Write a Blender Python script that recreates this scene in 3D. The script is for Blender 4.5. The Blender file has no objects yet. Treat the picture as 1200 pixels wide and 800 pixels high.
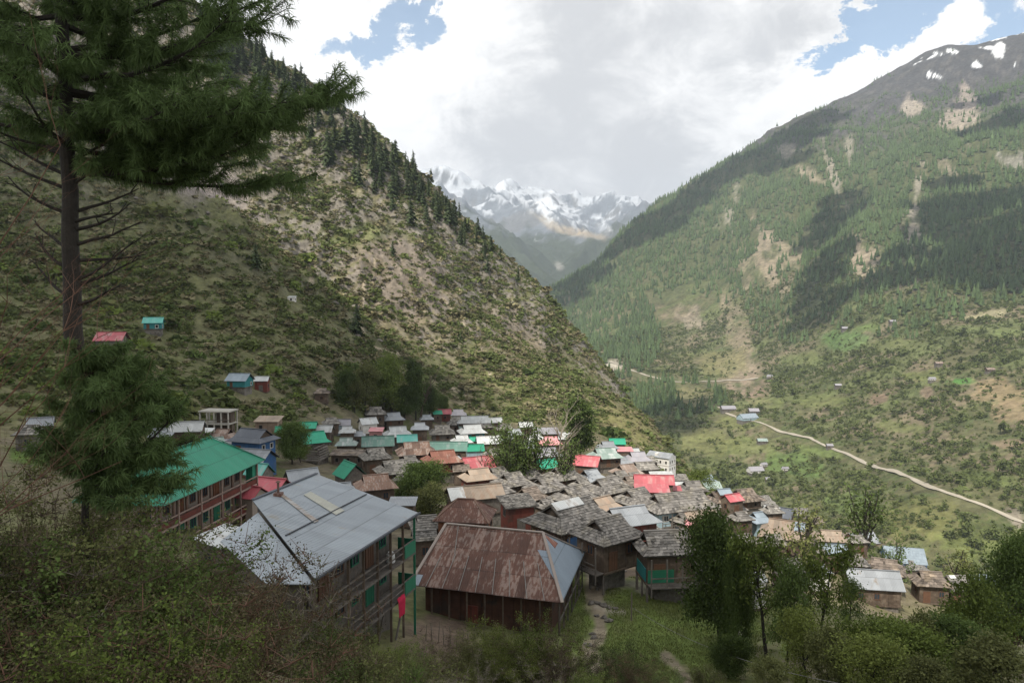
import bpy, math, random
import numpy as np
from mathutils import Vector, Matrix
R = math.radians
SC = bpy.context.scene
COL = SC.collection

# ------------------------------------------------------------------ camera
FPX, PITCH = 867.0, math.atan(50/867.0)
cam_d = bpy.data.cameras.new('camera'); cam = bpy.data.objects.new('camera', cam_d); COL.objects.link(cam)
cam_d.sensor_width = 36; cam_d.lens = 36*FPX/1200; cam_d.clip_start = .2; cam_d.clip_end = 40000
cam.location = (0, 0, 0); cam.rotation_euler = (R(90)-PITCH, 0, 0)
SC.camera = cam
# ------------------------------------------------------------------ light
SUN_EL, SUN_AZ = R(50), R(28)          # azimuth measured from straight behind the camera, towards the left
SUN = Vector((-math.sin(SUN_AZ)*math.cos(SUN_EL), -math.cos(SUN_AZ)*math.cos(SUN_EL), math.sin(SUN_EL)))
SC.view_settings.view_transform = 'Standard'; SC.view_settings.look = 'None'
SC.view_settings.gamma = 1; SC.view_settings.use_curve_mapping = False
SC.view_settings.exposure = 0.25
sd = bpy.data.lights.new('sun', 'SUN'); sd.energy = 4.6; sd.angle = R(.5); sd.color = (1, .94, .84)
so = bpy.data.objects.new('sun', sd); COL.objects.link(so)
so.rotation_euler = (-SUN).to_track_quat('-Z', 'Y').to_euler()
world = bpy.data.worlds.new('World'); SC.world = world; world.use_nodes = True

def pray(px, py):
    """X/Y and Z/Y of the ray through a pixel of the 1200x800 photograph"""
    u = (px-600)/FPX; v = (400-py)/FPX
    d = math.cos(PITCH)+v*math.sin(PITCH)
    return u/d, (v*math.cos(PITCH)-math.sin(PITCH))/d
def P(px, py, Y):
    a, b = pray(px, py); return (a*Y, Y, b*Y)
def pdir(px, py):
    a, b = pray(px, py); return Vector((a, 1, b)).normalized()

class NT:
    """small helper that writes node trees"""
    def __init__(s, tree):
        s.t = tree; s.t.nodes.clear()
    def n(s, typ, **kw):
        nd = s.t.nodes.new(typ)
        for k, v in kw.items():
            if k.startswith('_'): setattr(nd, k[1:], v)
        return nd
    def set(s, nd, key, val):
        if val is None: return
        if isinstance(val, bpy.types.NodeSocket): s.t.links.new(val, nd.inputs[key])
        else: nd.inputs[key].default_value = val
    def math(s, op, a, b=None, c=None, clamp=False):
        nd = s.t.nodes.new('ShaderNodeMath'); nd.operation = op; nd.use_clamp = clamp
        s.set(nd, 0, a); s.set(nd, 1, b); s.set(nd, 2, c); return nd.outputs[0]
    def vmath(s, op, a, b=None, scale=None):
        nd = s.t.nodes.new('ShaderNodeVectorMath'); nd.operation = op
        s.set(nd, 0, a); s.set(nd, 1, b)
        if scale is not None: s.set(nd, 3, scale)
        return nd.outputs[1] if op in ('DOT_PRODUCT', 'LENGTH', 'DISTANCE') else nd.outputs[0]
    def noise(s, vec, scale, detail=4, rough=.55, dist=0, out=0):
        nd = s.t.nodes.new('ShaderNodeTexNoise')
        s.set(nd, 'Vector', vec); nd.inputs['Scale'].default_value = scale
        nd.inputs['Detail'].default_value = detail; nd.inputs['Roughness'].default_value = rough
        nd.inputs['Distortion'].default_value = dist
        return nd.outputs[out]
    def ss(s, x, a, b, lo=0., hi=1.):
        nd = s.t.nodes.new('ShaderNodeMapRange'); nd.interpolation_type = 'SMOOTHSTEP'
        s.set(nd, 0, x); s.set(nd, 1, a); s.set(nd, 2, b); s.set(nd, 3, lo); s.set(nd, 4, hi)
        return nd.outputs[0]
    def mix(s, f, a, b, mode='MIX'):
        nd = s.t.nodes.new('ShaderNodeMix'); nd.data_type = 'RGBA'; nd.blend_type = mode
        def c(v): return tuple(v)+(1,) if isinstance(v, (tuple, list)) and len(v) == 3 else v
        s.set(nd, 0, f); s.set(nd, 6, c(a)); s.set(nd, 7, c(b)); return nd.outputs[2]

# ------------------------------------------------------------------ sky
def build_world():
    N = NT(world.node_tree)
    out = N.n('ShaderNodeOutputWorld')
    sky = N.n('ShaderNodeTexSky', _sky_type='NISHITA', _sun_disc=False, _sun_elevation=SUN_EL,
              _sun_rotation=math.atan2(SUN.x, SUN.y), _altitude=2600, _air_density=1.0, _dust_density=.6)
    b1 = N.n('ShaderNodeBackground'); N.set(b1, 0, N.vmath('MULTIPLY', sky.outputs[0], (.86, 1.05, 1.0))); b1.inputs[1].default_value = .15
    d = N.vmath('NORMALIZE', N.n('ShaderNodeTexCoord').outputs['Generated'])
    sep = N.n('ShaderNodeSeparateXYZ'); N.set(sep, 0, d)
    pr = N.vmath('MULTIPLY', d, (3.2, 3.2, 4.6))
    base = N.noise(pr, 1.25, 8, .55, .25)
    fine = N.noise(pr, 3.4, 10, .62, .45)
    # a warped direction so that openings get ragged rims
    wv = N.vmath('SCALE', N.vmath('SUBTRACT', N.noise(pr, 3.2, 9, .66, .3, out=1), (.5, .5, .5)), scale=.22)
    dw = N.vmath('NORMALIZE', N.vmath('ADD', d, wv))
    def blob(px, py, r, k):
        dist = N.vmath('DISTANCE', dw, tuple(pdir(px, py)))
        return N.math('MULTIPLY', N.ss(dist, 0., r, 1., 0.), k)
    def total(lst):
        acc = None
        for a in lst:
            b = blob(*a); acc = b if acc is None else N.math('ADD', acc, b)
        return acc
    holes = total([(375, 54, .045, .62), (425, 44, .05, .72), (470, 24, .05, .70), (500, 10, .04, .5), (965, 58, .045, .55), (1000, 38, .055, .70), (1040, 14, .06, .75), (1085, 0, .05, .6),
                   (1165, 42, .04, .6), (1205, 30, .06, .7), (300, -90, .12, .5), (1300, -120, .2, .6)])
    dens = N.math('SUBTRACT', N.math('ADD', N.math('MULTIPLY', base, .55), N.math('ADD', N.math('MULTIPLY', fine, .55), .14)), holes)
    fac = N.ss(dens, .10, .36, .20, 1.)
    greys = total([(690, 195, .24, .8), (800, 205, .15, .4), (590, 190, .1, .3), (860, 15, .14, .5), (730, 40, .16, .5), (640, 10, .13, .35), (900, 60, .1, .3),
                   (560, 120, .09, .18)])
    whites = total([(450, 110, .12, .55), (1000, 130, .14, .5), (1120, 35, .12, .7), (800, 110, .13, .4), (560, 60, .12, .3), (350, 20, .1, .4), (930, 90, .08, .4)])
    sh = N.math('ADD', N.math('SUBTRACT', greys, whites), N.math('MULTIPLY', N.math('SUBTRACT', fine, .5), 2.3))
    sh = N.math('ADD', sh, N.math('MULTIPLY', N.math('SUBTRACT', base, .5), .9))
    c = N.mix(N.ss(sh, -.30, .95), (1.02, 1.01, .995), (.62, .625, .635))
    # the deck overhead and behind the valley is the grey underside of the same cloud
    up = N.ss(sep.outputs[2], .42, .72); back = N.ss(sep.outputs[1], .45, -.1)
    c = N.mix(N.math('MAXIMUM', up, back), c, (.86, .87, .88))
    b2 = N.n('ShaderNodeBackground'); N.set(b2, 0, c); b2.inputs[1].default_value = 1.0
    mx = N.n('ShaderNodeMixShader'); N.set(mx, 0, fac); N.set(mx, 1, b1.outputs[0]); N.set(mx, 2, b2.outputs[0])
    N.set(out, 0, mx.outputs[0])
build_world()
SC.cycles.use_denoising = True
try: SC.cycles.denoiser = 'OPENIMAGEDENOISE'
except Exception: pass
SC.cycles.max_bounces = 5; SC.cycles.diffuse_bounces = 2; SC.cycles.glossy_bounces = 2
SC.cycles.transmission_bounces = 3; SC.cycles.volume_bounces = 0; SC.cycles.transparent_max_bounces = 4
SC.cycles.use_fast_gi = False
SC.cycles.sample_clamp_indirect = 4

# ------------------------------------------------------------------ mesh helpers
def tag(o, label=None, cat=None, group=None, kind=None):
    if label: o['label'] = label
    if cat: o['category'] = cat
    if group: o['group'] = group
    if kind: o['kind'] = kind
    return o
def link(name, me, parent=None, loc=None):
    o = bpy.data.objects.new(name, me); COL.objects.link(o)
    if parent: o.parent = parent
    if loc is not None: o.location = loc
    return o
def empty(name, loc, rz=0):
    o = link(name, None, None, loc); o.rotation_euler = (0, 0, rz); o.empty_display_size = .5; return o
def mesh_np(name, v, f, mats, tint=None, mi=None, smooth=False, attrs=None):
    """v (n,3), f (m,k) with k = 3 or 4"""
    v = np.asarray(v, np.float32); f = np.asarray(f, np.int32)
    me = bpy.data.meshes.new(name); m, k = f.shape
    me.vertices.add(len(v)); me.vertices.foreach_set('co', v.ravel())
    me.loops.add(m*k); me.loops.foreach_set('vertex_index', f.ravel())
    me.polygons.add(m); me.polygons.foreach_set('loop_start', np.arange(m, dtype=np.int32)*k)
    if smooth: me.polygons.foreach_set('use_smooth', np.ones(m, bool))
    for x in mats: me.materials.append(x)
    if mi is not None: me.polygons.foreach_set('material_index', np.asarray(mi, np.int32))
    if tint is not None:
        a = me.attributes.new('tint', 'FLOAT', 'FACE'); a.data.foreach_set('value', np.asarray(tint, np.float32))
    if attrs:
        for nm, arr in attrs.items():
            a = me.attributes.new(nm, 'FLOAT_COLOR', 'POINT')
            c = np.ones((len(v), 4), np.float32); c[:, :arr.shape[1]] = arr; a.data.foreach_set('color', c.ravel())
    me.update(calc_edges=True); return me
class MB:
    def __init__(s): s.v = []; s.f = []; s.mi = []; s.uv = []; s.t = []
    def poly(s, pts, mi=0, tint=0., uv=None):
        n = len(s.v); s.v += [tuple(p) for p in pts]; s.f.append(tuple(range(n, n+len(pts)))); s.mi.append(mi); s.t.append(tint)
        s.uv.append(uv or [(0, 0)]*len(pts))
    def hexa(s, b, t, mi=0, tint=0.):
        """b, t: four bottom and four top corners, counter-clockwise from above"""
        s.poly(b[::-1], mi, tint); s.poly(t, mi, tint)
        for i in range(4):
            j = (i+1) % 4; h = (Vector(t[i])-Vector(b[i])).length; w = (Vector(b[j])-Vector(b[i])).length
            s.poly((b[i], b[j], t[j], t[i]), mi, tint, [(0, 0), (w, 0), (w, h), (0, h)])
    def box(s, x0, x1, y0, y1, z0, z1, mi=0, tint=0.):
        q = ((x0, y0), (x1, y0), (x1, y1), (x0, y1))
        s.hexa([(a, b, z0) for a, b in q], [(a, b, z1) for a, b in q], mi, tint)
    def bar(s, a, b, w, h=None, mi=0, tint=0.):
        a = Vector(a); b = Vector(b); h = h or w; d = (b-a).normalized()
        sx = d.cross(Vector((0, 0, 1)))
        if sx.length < .05: sx = Vector((1, 0, 0))
        sx.normalize(); sy = sx.cross(d).normalized()
        q = [(-1, -1), (1, -1), (1, 1), (-1, 1)]
        A = [a+sx*(i*w/2)+sy*(j*h/2) for i, j in q]; B = [b+sx*(i*w/2)+sy*(j*h/2) for i, j in q]
        s.poly(A[::-1], mi, tint); s.poly(B, mi, tint)
        for i in range(4):
            j = (i+1) % 4; s.poly((A[i], A[j], B[j], B[i]), mi, tint)
    def tube(s, pts, rad, n=6, mi=0, tint=0.):
        pts = [Vector(p) for p in pts]; rings = []
        for i, p in enumerate(pts):
            d = (pts[min(i+1, len(pts)-1)]-pts[max(i-1, 0)]).normalized()
            a = d.orthogonal().normalized() if abs(d.z) < .9 else Vector((1, 0, 0)).cross(d).normalized()
            if i: a = (ref - d*ref.dot(d)).normalized()
            ref = a; b = d.cross(a)
            k = len(s.v)
            for j in range(n):
                t = 2*math.pi*j/n; s.v.append(tuple(p+(a*math.cos(t)+b*math.sin(t))*rad[i]))
            rings.append(k)
        for i in range(len(pts)-1):
            for j in range(n):
                k = (j+1) % n
                s.f.append((rings[i]+j, rings[i]+k, rings[i+1]+k, rings[i+1]+j)); s.mi.append(mi); s.t.append(tint); s.uv.append([(0, 0)]*4)
        s.f.append(tuple(rings[-1]+j for j in range(n))); s.mi.append(mi); s.t.append(tint); s.uv.append([(0, 0)]*n)
    def mesh(s, name, mats):
        me = bpy.data.meshes.new(name); me.from_pydata(s.v, [], s.f)
        for m in mats: me.materials.append(m)
        me.polygons.foreach_set('material_index', s.mi)
        a = me.attributes.new('tint', 'FLOAT', 'FACE'); a.data.foreach_set('value', s.t)
        ul = me.uv_layers.new(name='UVMap'); ul.data.foreach_set('uv', [c for q in s.uv for p in q for c in p])
        me.update(); return me
    def build(s, name, mats, parent=None, loc=None):
        if not isinstance(mats, (list, tuple)): mats = [mats]
        return link(name, s.mesh(name, mats), parent, loc)

# ------------------------------------------------------------------ materials
def mat(name, col, var=.25, scale=1.0, rough=.85, tintk=1.0, bump=0., bscale=8., metal=0., col2=None, patch=None, pscale=.6, plim=(.5, .62),
        corr=0., sheets=0., streak=0., trans=0., spec=.3, objv=0.):
    m = bpy.data.materials.new(name); m.use_nodes = True; N = NT(m.node_tree)
    out = N.n('ShaderNodeOutputMaterial'); bs = N.n('ShaderNodeBsdfPrincipled')
    tc = N.n('ShaderNodeTexCoord'); ob = tc.outputs['Object']
    oi = N.n('ShaderNodeObjectInfo').outputs['Random']
    off = N.vmath('ADD', ob, N.vmath('SCALE', (37., 19., 11.), scale=oi))
    at = N.n('ShaderNodeAttribute'); at.attribute_name = 'tint'
    n1 = N.noise(off, scale, 5, .6)
    f = N.math('ADD', 1-var/2*1.0, N.math('MULTIPLY', N.math('SUBTRACT', n1, .5), var*2.2))
    f = N.math('ADD', f, var/2)
    f = N.math('ADD', f, N.math('MULTIPLY', at.outputs['Fac'], tintk))
    if objv: f = N.math('ADD', f, N.math('MULTIPLY', N.math('SUBTRACT', oi, .55), objv))
    c = col
    if col2: c = N.mix(N.ss(N.noise(off, scale*.6, 3, .6), .4, .6), col, col2)
    uv = tc.outputs['UV']; su = N.n('ShaderNodeSeparateXYZ'); N.set(su, 0, uv)
    if sheets:
        q = N.n('ShaderNodeCombineXYZ')
        N.set(q, 0, N.math('FLOOR', N.math('MULTIPLY', su.outputs[0], 1/.85))); N.set(q, 1, N.math('FLOOR', N.math('MULTIPLY', su.outputs[1], 1/2.2)))
        N.set(q, 2, N.math('MULTIPLY', oi, 50.))
        wn = N.n('ShaderNodeTexWhiteNoise'); N.set(wn, 0, q.outputs[0])
        f = N.math('ADD', f, N.math('MULTIPLY', N.math('SUBTRACT', wn.outputs[0], .5), sheets))
    if patch:
        pv = off
        if streak:
            q2 = N.n('ShaderNodeCombineXYZ'); N.set(q2, 0, N.math('MULTIPLY', su.outputs[0], 1.7)); N.set(q2, 1, N.math('MULTIPLY', su.outputs[1], .65)); N.set(q2, 2, N.math('MULTIPLY', oi, 90.))
            pv = q2.outputs[0]
        pn = N.noise(pv, pscale, 6, .62)
        if sheets:
            lap = N.math('LESS_THAN', N.math('FRACT', N.math('MULTIPLY', su.outputs[1], 1/2.2)), .045)
            f = N.math('SUBTRACT', f, N.math('MULTIPLY', lap, .30))
            pn = N.math('ADD', pn, N.math('MULTIPLY', N.math('SUBTRACT', wn.outputs[0], .5), .16))
        c = N.mix(N.ss(pn, plim[0], plim[1]), c, patch)
    cc = N.vmath('SCALE', c if isinstance(c, bpy.types.NodeSocket) else tuple(c), scale=N.math('MAXIMUM', f, .05))
    rgh = N.math('ADD', rough-.08, N.math('MULTIPLY', n1, .16))
    h = None
    if corr:
        w = N.math('SINE', N.math('MULTIPLY', su.outputs[0], 2*math.pi/.22))
        h = N.math('MULTIPLY', w, corr)
    if bump:
        b = N.math('MULTIPLY', N.noise(off, bscale, 4, .6), bump); h = b if h is None else N.math('ADD', h, b)
    if h is not None:
        bp = N.n('ShaderNodeBump'); bp.inputs['Distance'].default_value = 1.0; N.set(bp, 'Height', h); N.set(bs, 'Normal', bp.outputs[0])
    N.set(bs, 'Base Color', cc); N.set(bs, 'Roughness', rgh); bs.inputs['Metallic'].default_value = metal
    bs.inputs['Specular IOR Level'].default_value = spec
    if trans:
        tr = N.n('ShaderNodeBsdfTranslucent'); N.set(tr, 0, cc)
        mx = N.n('ShaderNodeMixShader'); mx.inputs[0].default_value = trans; N.set(mx, 1, bs.outputs[0]); N.set(mx, 2, tr.outputs[0]); N.set(out, 0, mx.outputs[0])
    else: N.set(out, 0, bs.outputs[0])
    return m

M = {}
# roofs
M['slate'] = mat('slate', (.150, .139, .126), .6, .9, .8, 1.0, .01, 6, patch=(.165, .15, .125), pscale=.5)
M['slate_pale'] = mat('slate_pale', (.19, .176, .156), .5, .9, .8, 1.0, .01, 6, patch=(.14, .13, .115), pscale=.5)
M['slate_brown'] = mat('slate_brown', (.15, .122, .10), .5, .9, .85, 1.0, .01, 6, patch=(.19, .15, .11), pscale=.5)
def metalroof(n, c, patch=None, plim=(.52, .66), var=.22, sheets=.22, rough=.55, ps=.7):
    M[n] = mat(n, c, var, .5, rough, .6, 0, 1, .0, patch=patch, pscale=ps, plim=plim, corr=.012, sheets=sheets, streak=1., spec=.35, objv=.35)
metalroof('tin', (.27, .285, .30), (.20, .17, .14), (.60, .8))
metalroof('tin_white', (.46, .47, .46), (.30, .275, .25), (.54, .72))
metalroof('tin_blue', (.25, .30, .34), (.22, .20, .18), (.62, .78))
metalroof('rust', (.135, .066, .047), (.235, .165, .135), (.50, .60), .5, .40, .75, 2.3)
metalroof('rust_light', (.22, .135, .098), (.29, .235, .20), (.5, .60), .5, .45, .75, 2.2)
metalroof('rust_red', (.20, .085, .060), (.27, .19, .15), (.52, .66), .4, .3, .75)
metalroof('tan', (.27, .215, .165), (.25, .18, .13), (.5, .65), .35, .3, .75)
metalroof('brown', (.20, .15, .12), (.27, .22, .19), (.5, .65), .35, .25, .8)
metalroof('green', (.025, .26, .155), (.05, .24, .16), (.6, .8), .15, .14, .5)
metalroof('teal', (.10, .36, .30), (.22, .34, .31), (.5, .7), .2, .15, .5)
metalroof('dull_green', (.10, .19, .155), (.17, .22, .20), (.5, .68), .25, .15, .6)
metalroof('pale_green', (.25, .32, .285), (.42, .44, .42), (.5, .68), .2, .15, .6)
metalroof('red', (.43, .105, .118), (.38, .20, .19), (.48, .70), .25, .22, .5)
metalroof('red_faded', (.50, .115, .135), (.44, .16, .16), (.55, .75), .15, .12, .5)
metalroof('pink', (.55, .24, .25), (.45, .28, .26), (.5, .7), .2, .15, .6)
metalroof('dark_metal', (.105, .115, .135), (.14, .15, .165), (.5, .7), .2, .12, .6)
metalroof('lilac', (.27, .26, .28), (.26, .24, .24), (.55, .7), .2, .15, .6)
# walls
M['wood'] = mat('wood', (.085, .062, .045), .6, 2.5, .85, 1., .01, 9, patch=(.13, .10, .075))
M['wood_grey'] = mat('wood_grey', (.125, .11, .095), .6, 2.5, .85, 1., .01, 9, patch=(.085, .07, .06))
M['wood_red'] = mat('wood_red', (.135, .038, .027), .5, 2.0, .8, 1., .01, 9, patch=(.09, .04, .03))
M['wood_orange'] = mat('wood_orange', (.17, .07, .035), .5, 2.0, .8, 1., .01, 9, patch=(.10, .05, .03))
M['wood_dark_red'] = mat('wood_dark_red', (.075, .036, .024), .6, 2.0, .85, 1., .01, 9, patch=(.05, .035, .028))
M['stone'] = mat('stone', (.155, .14, .12), .9, 3.0, .9, 1., .03, 5, patch=(.09, .08, .07))
M['mud'] = mat('mud', (.22, .16, .12), .5, 1.2, .9, 1., .02, 5)
M['blue'] = mat('blue', (.028, .085, .20), .3, 1.5, .7, 1., patch=(.06, .10, .16))
M['light_blue'] = mat('light_blue', (.30, .40, .44), .3, 1.5, .7, 1.)
M['teal_wall'] = mat('teal_wall', (.025, .16, .165), .3, 1.5, .7, 1.)
M['green_wall'] = mat('green_wall', (.02, .135, .075), .3, 1.5, .7, 1.)
M['white'] = mat('white', (.62, .60, .56), .25, 1.0, .8, 1., patch=(.45, .41, .36), plim=(.55, .75))
M['yellow'] = mat('yellow', (.38, .24, .07), .4, 1.2, .8, 1.)
M['pink_wall'] = mat('pink_wall', (.40, .20, .19), .3, 1.2, .8, 1.)
M['brick'] = mat('brick', (.24, .155, .115), .4, 2.0, .85, 1., .01, 8)
M['plaster'] = mat('plaster', (.27, .225, .185), .35, 1.2, .85, 1.)
M['concrete'] = mat('concrete', (.36, .34, .30), .35, .8, .9, 1.)
M['dark'] = mat('dark', (.012, .011, .011), .3, 2, .9, 1.)
M['glass'] = mat('glass', (.03, .04, .05), .2, 1, .12, 1., spec=.5)
M['frame_white'] = mat('frame_white', (.55, .53, .48), .2, 2, .7, 1.)
M['frame_brown'] = mat('frame_brown', (.115, .060, .036), .3, 3, .75, 1.)
M['cloth_red'] = mat('cloth_red', (.45, .02, .06), .3, 3, .9, 1.)
M['plastic_white'] = mat('plastic_white', (.6, .6, .58), .1, 3, .5, 1.)
M['plastic_blue'] = mat('plastic_blue', (.04, .24, .6), .2, 3, .5, 1.)
M['wire'] = mat('wire', (.22, .21, .20), .1, 3, .6, 1.)
# vegetation
M['bark'] = mat('bark', (.033, .028, .023), .7, 5, .9, 1., .03, 14)
M['bark_pale'] = mat('bark_pale', (.20, .17, .135), .6, 5, .9, 1., .02, 14)
M['twig'] = mat('twig', (.105, .075, .055), .6, 4, .9, 1.)
M['twig_red'] = mat('twig_red', (.14, .075, .05), .6, 4, .9, 1.)
M['twig_pale'] = mat('twig_pale', (.17, .145, .115), .5, 4, .9, 1.)
M['needle'] = mat('needle', (.105, .155, .055), .5, .8, .6, .8, trans=.3, spec=.06)
M['conifer'] = mat('conifer', (.072, .096, .044), .5, .12, .8, .8, trans=.12, spec=.06)
M['conifer_far'] = mat('conifer_far', (.066, .096, .038), .6, .02, .9, .8, spec=.06)
M['leaf_dark'] = mat('leaf_dark', (.088, .125, .036), .5, .6, .6, .8, trans=.25, spec=.06, objv=.55)
M['leaf_mid'] = mat('leaf_mid', (.135, .175, .042), .5, .6, .6, .8, trans=.25, spec=.06, objv=.55)
M['leaf_yellow'] = mat('leaf_yellow', (.145, .172, .045), .5, .6, .6, .8, trans=.3, spec=.06, objv=.55)
M['leaf_olive'] = mat('leaf_olive', (.125, .135, .05), .5, .6, .65, .8, trans=.25, spec=.06, objv=.55)
M['leaf_brown'] = mat('leaf_brown', (.125, .105, .06), .5, .6, .7, .8, trans=.2, spec=.06, objv=.55)
M['shrub_far'] = mat('shrub_far', (.118, .142, .050), .6, .05, .9, .8, trans=.2, spec=.06)
M['shrub_dry'] = mat('shrub_dry', (.17, .152, .085), .6, .05, .9, .8, spec=.06)
M['grass'] = mat('grass', (.155, .18, .058), .5, .3, .8, .8, trans=.25, spec=.06)
M['rock'] = mat('rock', (.165, .148, .125), .7, .4, .9, 1., .15, 1.5, patch=(.12, .105, .09), pscale=.3)
# ------------------------------------------------------------------ noise in numpy
_rs = np.random.RandomState(7); _perm = np.concatenate([_rs.permutation(512)]*2); _gr = _rs.rand(512)*2*np.pi
def gnoise(x, y):
    xi = np.floor(x).astype(np.int64); yi = np.floor(y).astype(np.int64); xf = x-xi; yf = y-yi
    u = xf*xf*xf*(xf*(xf*6-15)+10); v = yf*yf*yf*(yf*(yf*6-15)+10)
    def g(i, j):
        a = _gr[_perm[(_perm[(xi+i) & 511]+yi+j) & 511]]; return np.cos(a)*(xf-i)+np.sin(a)*(yf-j)
    a = g(0, 0); b = g(1, 0); c = g(0, 1); d = g(1, 1)
    return (a+(b-a)*u+(c-a)*v+(a-b-c+d)*u*v)*1.5
def fbm(x, y, wl, octv=4, gain=.5, ridged=False):
    s = np.zeros_like(x, dtype=float); amp = 1.; f = 1./wl
    for o in range(octv):
        n = gnoise(x*f+o*17.3, y*f-o*9.1)
        s += amp*((1-2*np.abs(n)) if ridged else n); amp *= gain; f *= 2.03
    return s
def sstep(x, a, b): t = np.clip((x-a)/(b-a), 0, 1); return t*t*(3-2*t)

# ------------------------------------------------------------------ terrain: three masses through surveyed points
class TPS:
    def __init__(s, pts, sc):
        p = np.array(pts, float); s.sc = sc; s.c = p[:, :2]/sc; n = len(p)
        d = np.sqrt(((s.c[:, None]-s.c[None])**2).sum(-1)); K = d**1.5 + np.eye(n)*1e-4
        Q = np.concatenate([np.ones((n, 1)), s.c], 1); A = np.zeros((n+3, n+3)); A[:n, :n] = K; A[:n, n:] = Q; A[n:, :n] = Q.T
        s.w = np.linalg.solve(A, np.concatenate([p[:, 2], np.zeros(3)]))
    def __call__(s, x, y):
        x = np.asarray(x, float); sh = x.shape; q = np.stack([x.ravel(), np.asarray(y, float).ravel()], 1)/s.sc
        out = np.empty(len(q)); n = len(s.c)
        for i in range(0, len(q), 40000):
            b = q[i:i+40000]
            d2 = ((b[:, None, :]-s.c[None])**2).sum(-1)
            out[i:i+40000] = (d2**.75)@s.w[:n]+s.w[n]+b@s.w[n+1:]
        return out.reshape(sh)
A_pts = [  # X, Y, z near the camera and under the village
 (0, 0, -1.9), (-10, 0, -1.6), (10, 0, -3), (-30, -10, 2), (30, -10, -5), (0, -30, 8), (-40, -40, 14), (40, -40, 2),
 (-6, 10, -6.0), (-12, 20, -9.6), (-2, 12, -7.6), (4, 10, -7.6), (6, 20, -12.5), (-5, 25, -14.2), (-15, 32, -15), (-24, 45, -19.6), (-9, 15, -6.6),
 (-40, 60, -19.5), (-20, 8, -4), (-30, 25, -9), (-50, 40, -13), (0, 35, -19.0), (0, 47, -24.6), (10, 42, -22.6), (11, 60, -27.5), (20, 40, -22.6), (22, 62, -28.2),
 (30, 38, -22.5), (30, 50, -25.5), (40, 60, -29), (20, 25, -15.5), (35, 20, -14), (50, 40, -26),
 (9.9, 72, -28.1), (16, 70, -28.9), (-8, 54, -24.8), (-20, 60, -24.2), (-30, 76, -24.5), (0, 62, -27.9), (7, 76, -29.0), (-18, 80, -28.2), (-20, 115, -33.5),
 (-39, 135, -32), (-52, 150, -31), (-65, 165, -28), (-103, 190, -11), (-104, 215, -8), (-74, 200, -22.5), (-78, 120, -22.5), (-60, 95, -21.5), (-110, 110, -14), (-110, 150, -11),
 (0, 80, -29.4), (0, 110, -34), (15, 110, -34.5), (0, 140, -37.5), (0, 185, -42), (0, 235, -45), (-40, 230, -41), (-25, 270, -44), (0, 270, -46.5), (19, 210, -46), (33, 240, -49),
 (36, 188, -47.5), (28, 150, -42), (48, 155, -45), (40, 115, -41), (34, 92, -37.5), (45, 85, -38.5), (51, 105, -45), (59, 125, -46.5), (66, 125, -49), (76, 120, -51), (85, 118, -53), (58, 115, -47), (65, 112, -49), (56, 132, -45.5), (46, 128, -43), (70, 90, -44), (27, 80, -31),
 (72, 300, -82), (60, 235, -72), (55, 200, -58), (100, 200, -95), (75, 150, -58), (120, 110, -80), (150, 200, -140), (150, 300, -165), (120, 400, -185), (100, 560, -195), (250, 300, -200), (90, 60, -42), (130, 40, -62), (200, 120, -130), (220, 200, -170), (115, 360, -125), (150, 420, -165)]
def aP(px, py, Y, dz=0): x, y, z = P(px, py, Y); A_pts.append((x, y, z+dz))
for a in [(200, -15, 505), (100, -100, 480), (0, -170, 470), (270, 40, 505), (330, 80, 500), (400, 133, 495), (450, 173, 490), (500, 217, 495), (560, 276, 505), (600, 318, 515), (640, 358, 520), (690, 420, 500), (730, 458, 455), (765, 500, 380)]:
    aP(*a); x, y, z = P(*a); k = 1 if a[0] < 700 else .5; A_pts.append((x*1.25+20, y+150*k, z-130*k))
for a in [(450, 400, 320), (450, 300, 385), (450, 245, 425), (560, 440, 330), (560, 370, 410), (600, 430, 350), (600, 380, 430), (660, 470, 330), (660, 430, 420), (700, 490, 330), (740, 500, 330), (520, 482, 275), (600, 488, 290), (660, 500, 270), (720, 512, 270),
          (190, 208, 330), (240, 248, 315), (300, 300, 300), (360, 356, 285), (420, 412, 272), (470, 452, 262),
          (300, 200, 410), (300, 130, 450), (380, 250, 400), (380, 330, 350),
          (100, 300, 260), (0, 300, 240), (0, 200, 300), (0, 100, 360), (100, 150, 350), (200, 300, 262), (300, 400, 228), (400, 450, 228), (300, 350, 260), (200, 380, 220), (-150, 300, 200), (-150, 100, 330), (-150, 450, 150), (-200, 0, 400)]: aP(*a)
A_pts.append((-97, 345, 14)); A_pts.append((-60, 315, -14)); A_pts.append((-150, 375, 58))
tA = TPS(A_pts, 100.)
B_pts = [(60, 500, -195), (150, 420, -195), (60, 900, -195), (250, 380, -192), (0, 1400, -180), (0, 2000, -150), (60, 1300, -175), (400, 250, -190), (100, 700, -205), (-200, 2600, -100), (-300, 1500, -100)]
def bP(px, py, Y, dz=0): x, y, z = P(px, py, Y); B_pts.append((x, y, z+dz))
ROAD_LOW = [(1200, 612, 500), (1160, 597, 520), (1100, 575, 560), (1050, 553, 640), (1000, 535, 740), (950, 515, 820), (915, 505, 880), (893, 494, 905), (868, 489, 945), (850, 482, 985), (842, 476, 1020)]
ROAD_HIGH = [(888, 444, 1250), (860, 446, 1275), (830, 447, 1300), (800, 448, 1330), (780, 446, 1360), (750, 437, 1400), (735, 432, 1425), (715, 424, 1450)]
for a in ROAD_LOW+ROAD_HIGH: bP(*a)
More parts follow.
